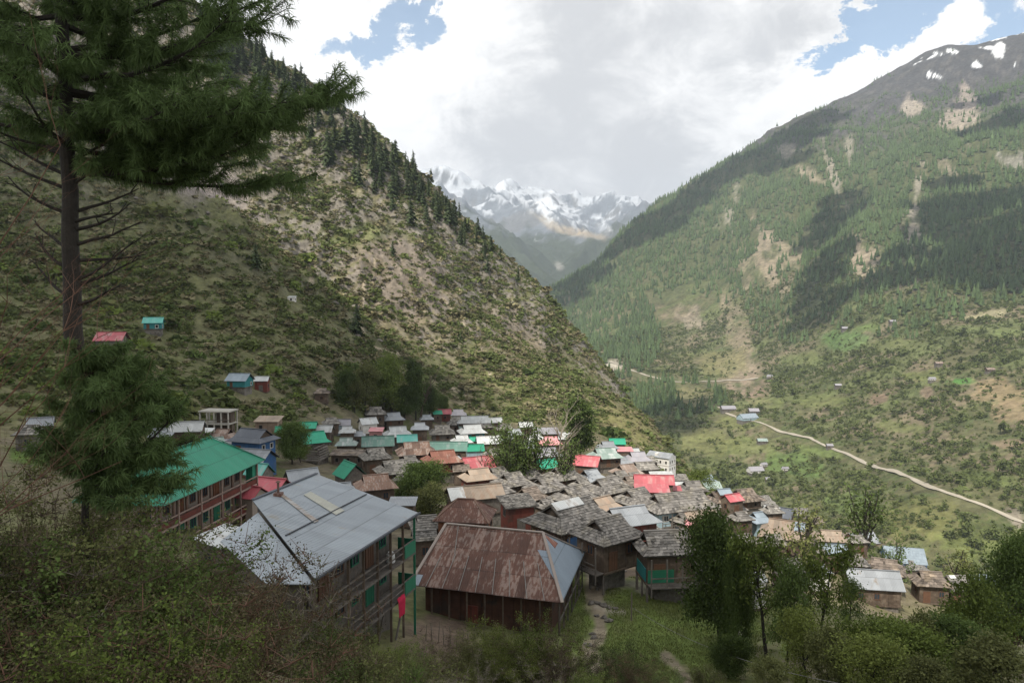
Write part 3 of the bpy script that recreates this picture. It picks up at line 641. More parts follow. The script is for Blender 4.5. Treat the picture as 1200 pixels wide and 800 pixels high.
def house_at(X, Y, Z, L, W, rot, style, roof, wall, label, hw=4.6, rh=None, base='stone', near=None, tk=None, balcony=None, stilts=False, cap=None, winwall=None, sheet=None, group=None, cat='house', boards=()):
    root = empty('house', (X, Y, Z), R(rot)); tag(root, label, cat, group)
    rh = rh or (.33*W if style != 's' else .16*W)
    if near is None: near = Y < 125
    slate = roof.startswith('slate')
    planes, gi = roof_planes(L, W, rh, style, tk)
    oh = min(.9, .13*W) if slate or style == 'd' else min(.6, .09*W)
    wl, ww = L/2-oh, W/2-oh; zb = 2.1 if hw > 3.6 else .35
    # roof
    rb = MB(); tile = None
    if slate: tile = .31 if Y < 105 else (.45 if Y < 150 else .8)
    for pl in planes: add_plane(rb, [(a, b, c) for a, b, c in pl], .12 if slate else .05, 0, tile, rnd.uniform(-.06, .06) if not slate else 0)
    capm = M[cap] if cap else M[roof]
    if style in 'gdh':
        xg, y1, z1 = gi; rb.bar((-xg-.02, 0, rh+.05), (xg+.02, 0, rh+.05), .30, .08, 1, .12)
        if style == 'h':
            for sx in (-1, 1):
                for sy in (-1, 1): rb.bar((sx*L/2, sy*W/2, .03), (sx*xg, 0, rh+.03), .22, .07, 1, .12)
    if sheet:
        mt, u0, u1, v0, v1 = sheet
        pl = planes[0] if style != 'd' else planes[4]; q = [Vector(a) for a in pl]
        def at(u, v): return q[0].lerp(q[1], u).lerp(q[3].lerp(q[2], u), v)
        zz = Vector((0, 0, .22 if slate else .05)); pp = [at(u0, v0)+zz, at(u1, v0)+zz, at(u1, v1)+zz, at(u0, v1)+zz]; add_plane(rb, pp, .02, 2)
    ro = rb.build('roof', [M[roof], capm]+([M[sheet[0]]] if sheet else []), root, (0, 0, hw))
    if style == 'd':
        for s in (-1, 1):
            g = MB(); x = s*(gi[0]-.45); g.poly([(x, -gi[1]*.95, gi[2]-.1), (x, gi[1]*.95, gi[2]-.1), (x, 0, rh-.12)][::s], 0, rnd.uniform(-.3, 0))
            g.build('gable_board', M['wood' if wall != 'white' else 'wood_grey'], ro)
    # walls
    wb = MB(); wb.box(-wl, wl, -ww, ww, zb, hw)
    if style == 'g':
        for s in (-1, 1):
            x0, x1 = sorted((s*wl, s*(wl-.12))); k = ww/(W/2); zt = rh*k
            A = [(x0, -ww, hw), (x0, ww, hw), (x0, 0, hw+zt)]; B = [(x1, a[1], a[2]) for a in A]
            wb.poly(A[::-1]); wb.poly(B)
    if style == 's':
        k0 = (W/2-ww)/W*rh; k1 = (W/2+ww)/W*rh
        for s in (-1, 1): wb.poly([(s*wl, -ww, hw), (s*wl, ww, hw), (s*wl, ww, hw+k1-.06), (s*wl, -ww, hw+k0-.06)][::s])
        wb.poly([(wl, ww, hw), (-wl, ww, hw), (-wl, ww, hw+k1-.06), (wl, ww, hw+k1-.06)])
    for x in np.arange(-wl+.6, wl-.3, 1.1):   # plank battens
        for s in (-1, 1): wb.box(x-.05, x+.05, min(s*ww, s*(ww+.04)), max(s*ww, s*(ww+.04)), zb, hw-.02, 0, rnd.uniform(-.3, .15))
    wb.build('wall', M[wall], root)
    b = MB()
    ins = .22 if not stilts else .9
    b.box(-wl+ins, wl-ins, -ww+ins, ww-ins, -3.2, zb-.003)
    b.build('stone_base', M[base], root)
    fb = MB(); fb.box(-wl-.12, wl+.12, -ww-.12, ww+.12, zb-.09, zb+.08); fb.build('floor_beam', M['wood'], root)
    if stilts:
        for sx in (-1, 1):
            for k in (-1, 0, 1):
                p = MB(); p.box(sx*wl-.09, sx*wl+.09, k*ww*.95-.09, k*ww*.95+.09, -3, zb-.09); p.build('post', M['wood_grey'], root)
    # openings on the sides that face the village lane below the camera
    tc = Vector((-X, -Y)).normalized()
    fm = 'frame_white' if wall in ('blue', 'white', 'light_blue', 'teal_wall') else ('frame_brown' if rnd.random() < .5 else 'wood_grey')
    sides = [((0, -1), wl, ww, 0), ((1, 0), ww, wl, R(90)), ((0, 1), wl, ww, R(180)), ((-1, 0), ww, wl, R(-90))]
    first = True
    for (n, half, dist, rz) in sides:
        wn = Vector((n[0]*math.cos(R(rot))-n[1]*math.sin(R(rot)), n[0]*math.sin(R(rot))+n[1]*math.cos(R(rot))))
        if wn.dot(tc) < .12: continue
        k = max(1, int(half*2/2.1)); ts = [(-half+(i+.5)*2*half/k) for i in range(k)]
        zc = max(zb+.75, hw-1.05) if hw > 3.6 else zb+(hw-zb)*.55
        big = (hw-zb) < 1.6
        for i, t in enumerate(ts):
            x = t*math.cos(rz)+n[0]*dist; y = t*math.sin(rz)+n[1]*dist
            if first and i == (k-1)//2 and hw > 3.2:
                put_door(root, x+n[0]*.0, y+n[1]*.0, zb+.1, rz, 'frame_brown' if wall != 'wood_red' else 'wood_grey', min(1, (hw-zb-.35)/1.9)); continue
            if rnd.random() < .8: put_window(root, x, y, zc, rz, near, fm, (min(1, half*.9), 1, .8 if big else 1))
        first = False
        if balcony and n == balcony:
            pass
    if balcony is not None:
        n, half, dist, rz = {'f': ((0, -1), wl, ww, 0), 'r': ((1, 0), ww, wl, R(90)), 'l': ((-1, 0), ww, wl, R(-90)), 'b': ((0, 1), wl, ww, R(180))}[balcony]
        bo = MB(); d = 1.1
        bo.box(-half, half, -d, -.05, -.08, .04)
        bo.box(-half, half, -d, -d+.07, .85, .95); bo.box(-half, half, -d, -d+.05, .40, .48)
        for i in range(int(half*2/1.5)+1):
            x = -half+.06+i*(2*half-.12)/max(1, int(half*2/1.5)); bo.box(x-.055, x+.055, -d-.01, -d+.1, -.9 if i % 2 == 0 else 0, hw-zb-.25)
        o = bo.build('balcony', M['wood_grey'], root, (n[0]*dist, n[1]*dist, zb+.06)); o.rotation_euler = (0, 0, rz)
    for (sd, t0, t1, z0, z1, mt) in boards:
        n, half, dist, rz = {'f': sides[0], 'r': sides[1], 'b': sides[2], 'l': sides[3]}[sd]
        q = MB(); q.box(-half+t0*2*half, -half+t1*2*half, -dist-.13, -dist-.05, z0, z1); o = q.build('painted_board', M[mt], root); o.rotation_euler = (0, 0, rz)
    return root
def house(px, py, w, asp, rot, style, roof, wall, label, y0=None, y1=None, **kw):
    if not y0: k_ = 1.07 if py < 560 else 1.03; w *= k_; asp = min(.95, asp*1.12)
    hw = kw.get('hw', 4.4); h = hw+(.5 if style != 's' else .3)
    a = R(rot); k = abs(math.cos(a))+asp*abs(math.sin(a))
    q = hit(px, py, h, y0 or 52, y1 or 9000)
    if q is None: print('no ground for', label); return
    L = w*q[1]/FPX/k; W = L*asp
    if 'hw' not in kw: kw['hw'] = hw = max(2.9, min(4.8, .36*L+1.3))
    h2 = hw+.5*(kw.get('rh') or .3*W)
    q = hit(px, py, h2, y0 or 52, y1 or 9000) or q
    L = w*q[1]/FPX/k
    if py < 460 and px < 400: q = (q[0], q[1], q[2]-.9)
    return house_at(q[0], q[1], q[2], L, L*asp, rot, style, roof, wall, label, **kw)

HOUSES = [
 # the slate roofs at the heart of the village
 (668, 599, 116, .66, 40, 'd', 'slate', 'wood', 'big slate roofed house with a strip of white sheets along its ridge', dict(hw=5.2, balcony='r', sheet=('tin_white', .02, .72, .42, 1.0), boards=(('f', .1, .9, 2.2, 4.3, 'blue'), ('l', .08, .92, 2.2, 4.4, 'yellow')))),
 (712, 618, 92, .8, 36, 'd', 'slate', 'wood', 'dark timber house on stilts with slate roof and boards lying below it', dict(hw=5.0, balcony='l', stilts=True, near=True)),
 (780, 632, 76, .75, 6, 'd', 'slate', 'wood', 'slate house on stilts with a green balcony at the top of the grass', dict(hw=5.0, balcony='f', stilts=True, tk=.35, boards=(('f', .0, .55, 2.3, 3.5, 'green_wall'), ('l', .1, .9, 2.3, 3.5, 'teal_wall')))),
 (735, 602, 82, .6, 22, 'd', 'tin', 'wood_red', 'dark red wooden house with a silvery tin roof rusty at the gable', dict(hw=4.6, tk=.55)),
 (705, 590, 60, .8, 38, 'd', 'tan', 'wood', 'rusty tan roof wedged between slate roofs behind the silvery tin one', {}),
 (606, 584, 50, .8, 20, 's', 'slate_pale', 'wood_red', 'tall brown wooden house with a flat grey roof behind the rusty hipped roof', dict(hw=5.6)),
 (795, 585, 96, .5, 20, 'd', 'slate', 'light_blue', 'long slate house with a pale blue veranda below the double red roof', dict(hw=4.6, balcony='f')),
 (745, 580, 62, .8, 35, 'd', 'slate', 'wood', 'slate house with dark gablet left of the double red roof', {}),
 (712, 567, 66, .7, 35, 'd', 'slate', 'wood', 'broad slate roof in front of the teal walled brown house', {}),
 (672, 577, 64, .75, 40, 'd', 'slate', 'wood', 'slate roof directly above the white sheets', {}),
 (640, 566, 56, .8, 38, 'd', 'slate', 'wood', 'mossy slate roof in front of the small green gable', {}),
 (600, 561, 52, .8, 35, 'd', 'slate', 'wood', 'slate roof just right of the tan and white striped roof', {}),
 (620, 578, 50, .8, 40, 'd', 'slate_brown', 'wood', 'brownish slate roof above the tall brown wooden house', {}),
 (660, 553, 50, .8, 30, 'd', 'slate_pale', 'wood', 'pale slate roof with a greenish ridge board behind the dark slate rows', {}),
 (692, 556, 42, .9, 30, 'd', 'tin', 'wood', 'grey tin covered gablet rising out of the slate roofs', {}),
 (740, 563, 36, .8, 20, 'd', 'slate_brown', 'wood', 'weathered slate roof touching the left edge of the double red roof', {}),
 (583, 553, 40, .8, 35, 'd', 'slate', 'wood', 'slate roof behind the red roof with brown striped neighbour', {}),
 (603, 547, 26, .9, 70, 'g', 'tan', 'wood', 'small tan gabled roof under the leafy lopped trees', {}),
 (760, 618, 38, .9, 30, 'd', 'slate', 'wood', 'small slate roof between the red wooden house and the stilted slate house', {}),
 (800, 606, 36, .9, 40, 'd', 'slate', 'wood_grey', 'small slate roof left of the pink brown tiered roofs', {}),
 (806, 636, 34, .9, 60, 'd', 'slate_pale', 'stone', 'low grey slate roof right behind the green balcony house', {}),
 (815, 668, 34, .85, 10, 'g', 'slate', 'stone', 'small stone shed with slate roof beside the big dark tree', dict(hw=2.8, y0=60)),
 (822, 601, 38, .6, 0, 's', 'tan', 'wood', 'uppermost of the three tiered pink brown lean-to roofs', dict(hw=4.4)),
 (822, 612, 38, .55, 0, 's', 'pink', 'wood', 'middle one of the three tiered pink brown lean-to roofs', dict(hw=3.4)),
 (824, 624, 38, .55, 0, 's', 'brown', 'wood', 'lowest of the three tiered pink brown lean-to roofs', dict(hw=2.4)),
 (500, 611, 46, .8, 15, 'd', 'slate_pale', 'wood', 'pale broken slate roof squeezed between the grey tin roof and the rusty roofs', {}),
 (497, 626, 34, .8, 15, 'g', 'slate', 'wood', 'low slate shed tucked under the broken pale slate roof', dict(hw=3.0)),
 # right end of the village
 (262, 624, 62, .7, 72, 's', 'tin_white', 'stone', 'pale flat roofed shed between the green hotel and the long grey tin roof', dict(hw=2.8, y0=50)),
 (858, 592, 34, .8, 15, 'd', 'slate', 'wood', 'slate roof touching the tip of the big dark tree on its right', {}),
 (905, 583, 26, .8, 10, 'd', 'slate_pale', 'wood', 'pale slate roof at the very edge above the white sheet roof', {}),
 (868, 604, 30, .8, 15, 'd', 'slate', 'wood', 'slate roof left of the blue grey roof with pale blue wall', {}),
 (938, 602, 30, .8, -10, 'd', 'slate', 'wood', 'dark slate roof right of the dark grey roof with white sheet', {}),
 (955, 610, 26, .8, -10, 'd', 'slate_brown', 'wood', 'brown slate roof between the two tan roofs', {}),
 (905, 632, 36, .8, 10, 'd', 'slate', 'wood', 'slate roof below the large tan roof', {}),
 (948, 640, 32, .8, 0, 'd', 'slate_pale', 'wood', 'pale slate roof below the blue grey tin strip', {}),
 (870, 632, 34, .8, 10, 'd', 'slate', 'wood', 'slate roof seen past the right side of the big dark tree', {}),
 (990, 630, 24, .8, 5, 'd', 'slate_brown', 'wood', 'brown slate roof left of the grey slate roof by the dark red cabin', {}),
 (1000, 655, 36, .8, -10, 'd', 'slate', 'wood', 'slate roof in front of the dark red cabin', {}),
 (1072, 664, 30, .8, -10, 'd', 'slate', 'wood', 'slate roof right of the brown slate gablet', {}),
 (838, 608, 26, .8, 10, 'd', 'slate_pale', 'wood', 'pale slate roof right of the tiered lean-to roofs', {}),
# brown and rusty roofs in the middle
 (410, 549, 42, .9, -52, 'g', 'green', 'wood_grey', 'bright green gable roof peeking over the long grey tin roof', dict(rh=2.2)),
 (640, 590, 34, .8, 36, 'd', 'slate', 'wood', 'narrow slate roof left of the white sheets on the ridge', {}),
 (690, 598, 30, .8, 38, 'd', 'slate_pale', 'wood', 'small pale slate roof behind the timber house on stilts', {}),
 (770, 596, 40, .8, 25, 'd', 'slate', 'wood', 'slate roof between the silvery tin roof and the pale blue veranda', {}),
 (682, 566, 34, .8, 35, 'd', 'slate_pale', 'wood', 'pale slate roof under the grey tin covered gablet', {}),
 (726, 556, 30, .8, 30, 'd', 'slate', 'wood', 'slate roof in the row left of the teal walled brown house', {}),
 (588, 573, 34, .8, 35, 'd', 'slate', 'wood', 'slate roof at the right end of the long tan metal roof', {}),
 (622, 555, 34, .8, 30, 'd', 'slate', 'wood', 'slate roof at the foot of the small green gable', {}),
 (470, 558, 26, .8, 20, 'd', 'slate', 'wood', 'small slate roof right of the rust striped roof', {}),
 (480, 538, 28, .8, 20, 'd', 'slate', 'wood', 'slate roof at the left end of the rusty red roof', {}),
 (420, 508, 18, .8, 10, 'd', 'tin', 'wood', 'small grey tin roof left of the pink shack', {}),
 (500, 489, 18, .8, 10, 'd', 'tin', 'wood', 'small grey roof in the shade of the dark hill tree', {}),
 (533, 494, 20, .8, 10, 'd', 'slate_pale', 'wood', 'pale slate roof left of the long whitish roof', {}),
 (580, 492, 18, .8, 10, 'g', 'tin_white', 'wood', 'small white roof at the far edge right of the long whitish roof', {}),
 (592, 512, 20, .8, 10, 'g', 'tin', 'wood', 'grey roof right of the off white tin roof', {}),
 (628, 511, 22, .8, 10, 'd', 'tin_white', 'wood', 'whitish roof in the gap between the lopped trees and the bare tree', {}),
 (604, 532, 24, .8, 15, 'd', 'slate_pale', 'wood', 'pale slate roof at the foot of the lopped trees', {}),
 (760, 538, 22, .8, 10, 'd', 'slate_pale', 'wood', 'pale slate roof touching the white two storey house', {}),
 (742, 557, 24, .8, 20, 'd', 'slate_pale', 'wood', 'small pale slate roof before the brown roof with teal wall', {}),
 (546, 595, 72, .8, -8, 'h', 'rust', 'wood_orange', 'small rusty hipped roof right behind the big rusty roof', dict(hw=4.4, cap='rust_light')),
 (556, 575, 74, .5, 20, 'g', 'tan', 'wood_grey', 'long tan metal roof whose left end is whitish grey', dict(sheet=('tin_white', .0, .28, .05, .95))),
 (493, 577, 40, .8, 25, 'g', 'rust_light', 'wood', 'tan ribbed gable roof beside the dark green garden', {}),
 (472, 585, 32, .7, 0, 's', 'tin', 'wood', 'small grey lean-to roof left of the tan ribbed gable', dict(hw=3.4)),
 (440, 563, 58, .75, 20, 'd', 'rust_light', 'wood', 'rust striped roof with a grey hip right of the bright green gable', dict(hw=4.8)),
 (402, 571, 38, .8, 20, 'd', 'tin', 'wood', 'grey tin hip beside the rust striped roof', {}),
 (432, 578, 30, .8, 30, 'g', 'brown', 'wood', 'small brown roof behind the long grey tin roof', dict(hw=3.2)),
 (462, 546, 52, .75, 25, 'd', 'slate_pale', 'wood', 'large pale slate roof behind the rust striped roof', {}),
 (440, 531, 42, .8, 25, 'd', 'slate_pale', 'wood', 'pale slate roof below the dull green tin roof', {}),
 (518, 534, 52, .7, 20, 'd', 'rust_red', 'wood_red', 'rusty red roof over a dark red wall behind the round bush', {}),
 (488, 524, 52, .7, 15, 'd', 'rust_light', 'wood', 'wide rusty brown roof in front of the teal canopy', {}),
 (559, 541, 46, .8, 25, 'g', 'red', 'wood', 'bright red gable roof left of the leafy lopped trees', {}),
 (560, 555, 48, .7, 25, 'd', 'tan', 'wood_red', 'beige and brown striped roof below the bright red gable', {}),
 (540, 548, 22, .9, 10, 'g', 'slate_brown', 'wood', 'small brown shed at the left foot of the bright red gable', dict(hw=3)),
 (530, 533, 24, .9, 5, 'd', 'tin', 'wood', 'small grey tin roof over a dark porch beside the rusty red roof', {}),
 (525, 522, 44, .5, 0, 'g', 'dull_green', 'wood', 'long dull green roof behind the rusty roofs', {}),
 # far left part
 (297, 509, 56, .7, -20, 'd', 'dark_metal', 'blue', 'slate blue metal roof over a bright blue wall', dict(hw=4.8, tk=.35)),
 (300, 533, 46, .8, -15, 'g', 'tin', 'blue', 'pale grey tin roof right behind the green hotel roof', {}),
 (304, 549, 34, .8, -25, 'g', 'teal', 'stone', 'steep ribbed green roof behind the green hotel', dict(rh=1.6)),
 (318, 567, 52, .8, -20, 'g', 'red_faded', 'wood', 'faded red gable roof between the green hotel and the grey tin roof', {}),
 (292, 576, 44, .8, -20, 'g', 'red_faded', 'plaster', 'lower faded red roof touching the balcony of the green hotel', dict(hw=3.4)),
 (354, 556, 46, .8, 30, 'g', 'tin', 'wood', 'plain grey gable peeking over the long grey tin roof', {}),
 (262, 508, 32, .8, -10, 'd', 'rust_light', 'wood', 'pinkish rusty roof left of the slate blue roof', {}),
 (264, 517, 34, .7, -10, 's', 'lilac', 'wood', 'low lilac lean-to in front of the pinkish rusty roof', dict(hw=3.0)),
 (254, 515, 20, .9, 40, 'g', 'pale_green', 'wood', 'tiny pale green gable above the green hotel roof', dict(hw=3.4)),
 (220, 500, 40, .7, 10, 'g', 'tin_white', 'wood', 'whitish tin roof half hidden by the pine branches', {}),
 (188, 507, 30, .8, 15, 'd', 'tin', 'wood', 'grey tin roof hidden in the pine branches', {}),
 (236, 503, 26, .6, 5, 's', 'tin_white', 'wood', 'white lean-to right of the whitish tin roof', dict(hw=3.2)),
 (315, 489, 28, .7, 0, 's', 'tan', 'mud', 'small mud walled hut with flat pale roof above the slate blue roof', dict(hw=3.2)),
 (333, 503, 22, .8, 10, 'g', 'green', 'wood', 'small green roof hidden behind the tree', {}),
 (361, 498, 22, .8, 5, 'g', 'green', 'wood', 'bright green roof between the tree and the grey white roof', {}),
 (366, 512, 46, .8, 30, 'd', 'green', 'wood_grey', 'bright green gable over the unfinished timber house', dict(tk=.3)),
 (380, 502, 20, .9, 0, 'g', 'tin_white', 'wood', 'grey white tin roof right of the bright green roof', {}),
 (388, 493, 24, .8, 20, 'd', 'slate_pale', 'wood', 'grey slate roof peeking over the grey white tin roof', {}),
 (401, 495, 22, .8, 10, 'g', 'lilac', 'light_blue', 'lilac roofed house with a white panel on its pale blue wall', {}),
 (407, 503, 22, .9, 10, 'd', 'tin_white', 'wood', 'small white gablet roof above the green and grey hip', dict(hw=3.6)),
 (431, 493, 26, .9, 30, 'g', 'tin_white', 'white', 'white roofed white house left of the pink shack', {}),
 (440, 481, 28, .9, 15, 'd', 'slate_pale', 'wood', 'pale slate roof of the last house before the hill trees', {}),
 (441, 502, 16, .8, 0, 's', 'pink', 'pink_wall', 'small pink shack in front of the white walled house', dict(hw=3.2)),
 (406, 517, 26, .8, 5, 'd', 'pale_green', 'wood', 'pale green roof with a grey skirt behind the timber sheds', {}),
 (443, 516, 40, .7, 10, 'g', 'dull_green', 'wood', 'dull green tin roof in front of the white and teal roofs', {}),
 (461, 488, 30, .8, 20, 'd', 'tin', 'wood', 'grey gablet roof with a teal sheet hanging on its wall', {}),
 (466, 505, 38, .8, 15, 'd', 'tin_white', 'wood', 'pale tin gablet roof with white left half', {}),
 (477, 513, 26, .8, 10, 'g', 'teal', 'wood', 'flat teal roof in front of the pale tin gablet', dict(hw=3.6)),
 (492, 499, 22, .9, 5, 'd', 'tin', 'wood', 'square grey hipped roof over a dark brown tower house', dict(hw=6)),
 (518, 503, 32, .8, 10, 'd', 'slate_pale', 'wood_grey', 'two tiered beige slate roof right of the dark tower house', {}),
 (410, 529, 44, .4, -5, 's', 'slate_brown', 'wood', 'low brown timber shed below the pale green roof', dict(hw=2.6)),
 (512, 483, 14, .9, 20, 'g', 'green', 'wood', 'tiny green roof at the foot of the dark hill tree', {}),
 (521, 482, 17, .9, 10, 'g', 'red', 'wood_red', 'small red roof at the far edge of the village', {}),
 (537, 483, 20, .8, 5, 'd', 'lilac', 'white', 'pale house with a row of dark windows right of the small red roof', {}),
 (556, 491, 42, .45, 8, 'd', 'tin_white', 'wood', 'long whitish roof at the far edge of the village', {}),
 (546, 498, 20, .8, 10, 'g', 'pale_green', 'wood', 'small greenish white roof below the long whitish roof', {}),
 (553, 502, 36, .7, 15, 'd', 'tin_white', 'teal_wall', 'whitish gablet over a teal wall', {}),
 (568, 497, 24, .8, 15, 'd', 'slate', 'wood', 'grey slate roof right of the whitish gablet with teal wall', {}),
 (541, 514, 28, .8, 15, 'd', 'tin_white', 'wood', 'small bright white gablet in front of the green sheds', {}),
 (557, 514, 14, .8, 5, 'g', 'green', 'wood', 'small green shed roof right of the bright white gablet', dict(hw=3.4)),
 (556, 524, 24, .8, 10, 'g', 'green', 'light_blue', 'blue green roof above the bright red gable', dict(hw=3.6)),
 (572, 515, 30, .7, 10, 'g', 'tin_white', 'wood', 'off white tin roof left of the leafy lopped trees', {}),
 (580, 530, 32, .8, 20, 'd', 'slate_pale', 'wood', 'grey beige roof below the off white tin roof', {}),
 (592, 500, 22, .8, 10, 'd', 'slate_pale', 'wood', 'slate roof seen through the lopped trees', {}),
 (616, 497, 18, .8, 10, 'g', 'tin_white', 'wood', 'white roof above the lopped trees', {}),
 (604, 506, 22, .8, 20, 'd', 'tin', 'wood', 'grey tin roof behind the stems of the lopped trees', {}),
 (640, 503, 30, .7, 5, 's', 'lilac', 'wood', 'flat grey roof behind the pale bare tree', {}),
 (617, 521, 32, .8, 15, 'd', 'tin', 'wood', 'shaded tin roof among the lopped trees', {}),
 (645, 516, 28, .8, 10, 'd', 'pink', 'wood', 'pale pinkish roof between the two bare trees', {}),
 (641, 529, 36, .7, 15, 'd', 'lilac', 'wood', 'lilac grey roof above the small green gable', {}),
 (664, 510, 22, .8, 5, 'g', 'tin_white', 'wood', 'white roof beside the tall dark poplar', {}),
 (639, 543, 32, .85, 25, 'g', 'green', 'wood', 'small green gable roof in the middle of the village', {}),
 # right shoulder of the village
 (723, 517, 18, .8, 0, 'g', 'green', 'wood', 'bright green roof at the back of the right shoulder', {}),
 (712, 521, 26, .8, 10, 'd', 'tin', 'wood', 'light grey roof in front of the bright green one', {}),
 (709, 530, 42, .7, 15, 'd', 'pale_green', 'wood', 'grey green roof behind the solid red roof', {}),
 (689, 539, 36, .9, -20, 'g', 'red', 'wood', 'solid red roof right of the bare tree stems', {}),
 (731, 525, 20, .7, 0, 's', 'pink', 'wood', 'small pinkish roof below the bright green roof', {}),
 (744, 528, 18, .9, 10, 'd', 'tin_white', 'wood', 'small white gablet left of the white two storey house', {}),
 (747, 534, 32, .8, 10, 'd', 'lilac', 'wood', 'lilac grey roof left of the white two storey house', {}),
 (728, 539, 28, .8, 25, 'd', 'tin', 'wood', 'grey tin roof above the brown roof with teal wall', {}),
 (734, 549, 40, .8, 25, 'd', 'brown', 'teal_wall', 'brown roof over a deep teal wall', {}),
 (755, 545, 36, .6, 15, 'd', 'slate_pale', 'wood', 'pale slate roof at the foot of the white two storey house', {}),
 (766, 561, 48, .5, -5, 'g', 'red', 'wood', 'upper half of the big double red roof', dict(hw=5.2)),
 (764, 570, 42, .55, -5, 's', 'red', 'wood', 'lower slope of the big double red roof', dict(hw=4.2)),
 (790, 571, 18, .8, -5, 's', 'red', 'wood', 'small red lean-to at the right end of the double red roof', dict(hw=3.8)),
 (775, 554, 26, .5, 0, 's', 'tin_white', 'wood', 'white flat roof just above the double red roof', {}),
 (793, 559, 24, .7, 0, 's', 'slate_pale', 'wood', 'grey flat roof right of the double red roof', {}),
 (797, 566, 18, .7, 0, 's', 'tin_white', 'white', 'small white walled house right of the double red roof', dict(hw=3.2)),
 (811, 569, 36, .8, 10, 'd', 'slate', 'wood', 'slate roof with a dark smoke hole right of the white walled house', {}),
 (827, 563, 30, .8, 15, 'd', 'tin_blue', 'wood', 'blue grey tin gablet at the right edge of the village', {}),
 (833, 570, 24, .8, 10, 'g', 'pale_green', 'wood', 'greenish tin roof below the blue grey gablet', {}),
 (848, 566, 20, .8, 15, 'g', 'tin_blue', 'wood', 'small blue grey roof left of the right hand red roof', {}),
 (858, 569, 28, .8, 25, 'g', 'red', 'wood', 'red roof at the right edge of the village', {}),
 (843, 581, 40, .8, 20, 'd', 'slate_brown', 'white', 'brown slate gablet with a white front wall', dict(tk=.45)),
 (872, 579, 46, .8, 20, 'd', 'slate_brown', 'wood', 'rusty brown slate roof right behind the white fronted one', {}),
 (812, 583, 40, .7, 25, 'd', 'slate', 'wood', 'slate roof above the tip of the big dark tree', {}),
 (893, 588, 34, .8, 15, 'd', 'slate_pale', 'wood_grey', 'half ruined grey slate roof at the right edge of the village', {}),
 (890, 605, 38, .8, 20, 'd', 'tin_blue', 'light_blue', 'blue grey roof over a pale blue wall behind the big dark tree', {}),
 (913, 599, 44, .8, -35, 'g', 'dark_metal', 'wood', 'dark grey roof with a big white sheet on it', dict(sheet=('tin_white', .0, .55, .02, .98), y0=80)),
 (922, 618, 76, .7, -25, 'd', 'tan', 'wood', 'large tan roof with a blue grey tin strip above the leafy trees', dict(sheet=('tin_blue', .72, 1., .0, .98))),
 (974, 612, 40, .7, -10, 'd', 'tan', 'wood', 'pale tan roof under the lopped tree on the right', {}),
 (1005, 622, 24, .8, 10, 'd', 'slate_pale', 'wood', 'grey slate roof peeking over the dark red cabin', {}),
 (1009, 632, 36, .8, 10, 'g', 'tin', 'wood_red', 'dark red wooden cabin with grey tin roof on the right', {}),
 (976, 642, 30, .7, 0, 'g', 'tin_blue', 'wood', 'bluish tin roof left of the dark red cabin', dict(hw=3.4)),
 (1058, 652, 52, .8, -15, 'g', 'tin_blue', 'blue', 'pale blue tin roof over a dark blue wall on the right', {}),
 (1036, 662, 56, .75, -25, 'd', 'slate_brown', 'wood', 'brown slate gablet in front of the dark blue wall', {}),
 (1022, 679, 66, .7, -10, 'g', 'tin', 'wood', 'grey tin roof lowest on the right', {}),
 (1090, 676, 46, .8, -10, 'd', 'slate_brown', 'wood', 'brown slate roof right of the dark blue walled house', {}),
 (1120, 681, 42, .8, 5, 'd', 'slate', 'wood', 'slate roof with a small white sheet at the far right', dict(sheet=('tin_white', .1, .4, .5, .95))),
 (1148, 680, 30, .8, -10, 'g', 'tin_blue', 'wood', 'blue grey tin roof at the far right below the lopped stems', {}),
 (1183, 674, 32, .8, 10, 'd', 'slate_pale', 'wood', 'slate roof hidden in the trees at the far right', {}),
 (884, 676, 28, .9, 10, 'g', 'tin_white', 'white', 'pale walled house glimpsed behind the stems of the leafy trees', dict(y0=60)),
 (925, 662, 42, .8, 0, 'd', 'slate_pale', 'plaster', 'beige walled house hidden behind the leafy trees', dict(y0=60)),
 (958, 668, 34, .8, 15, 'd', 'tin', 'white', 'grey roofed house hidden among the leafy trees', dict(y0=60)),
 # scattered on the left slope
 (131, 390, 34, .8, 8, 'g', 'red', 'stone', 'lone hut with a red roof on the left slope', dict(hw=3.4)),
 (180, 372, 25, .8, 15, 'g', 'teal', 'teal_wall', 'lone teal hut high on the left slope', dict(hw=3.8)),
 (281, 438, 28, .8, -8, 'g', 'tin_blue', 'teal_wall', 'blue roofed hut with turquoise wall on the left slope', dict(hw=3.8)),
 (307, 440, 17, .8, 5, 'g', 'tin_white', 'wood_red', 'white roofed brown hut beside the turquoise hut', dict(hw=3.4)),
 (377, 455, 20, .8, 10, 'd', 'slate_brown', 'wood', 'small brown hut left of the hill trees', dict(hw=3.2)),
 (48, 494, 34, .8, 25, 'g', 'tin', 'wood', 'grey tin roofed cabin above the small lawn behind the pine trunk', dict(hw=3.6)),
 (36, 503, 34, .8, 10, 'd', 'slate_pale', 'stone', 'low slate cabin above the small lawn', dict(hw=2.8)),
 (342, 344, 9, .8, 0, 's', 'tin_white', 'white', 'tiny white shed high on the left hillside', dict(hw=2.2)),
]
for i, h in enumerate(HOUSES):
    house(*h[:9], **h[9])
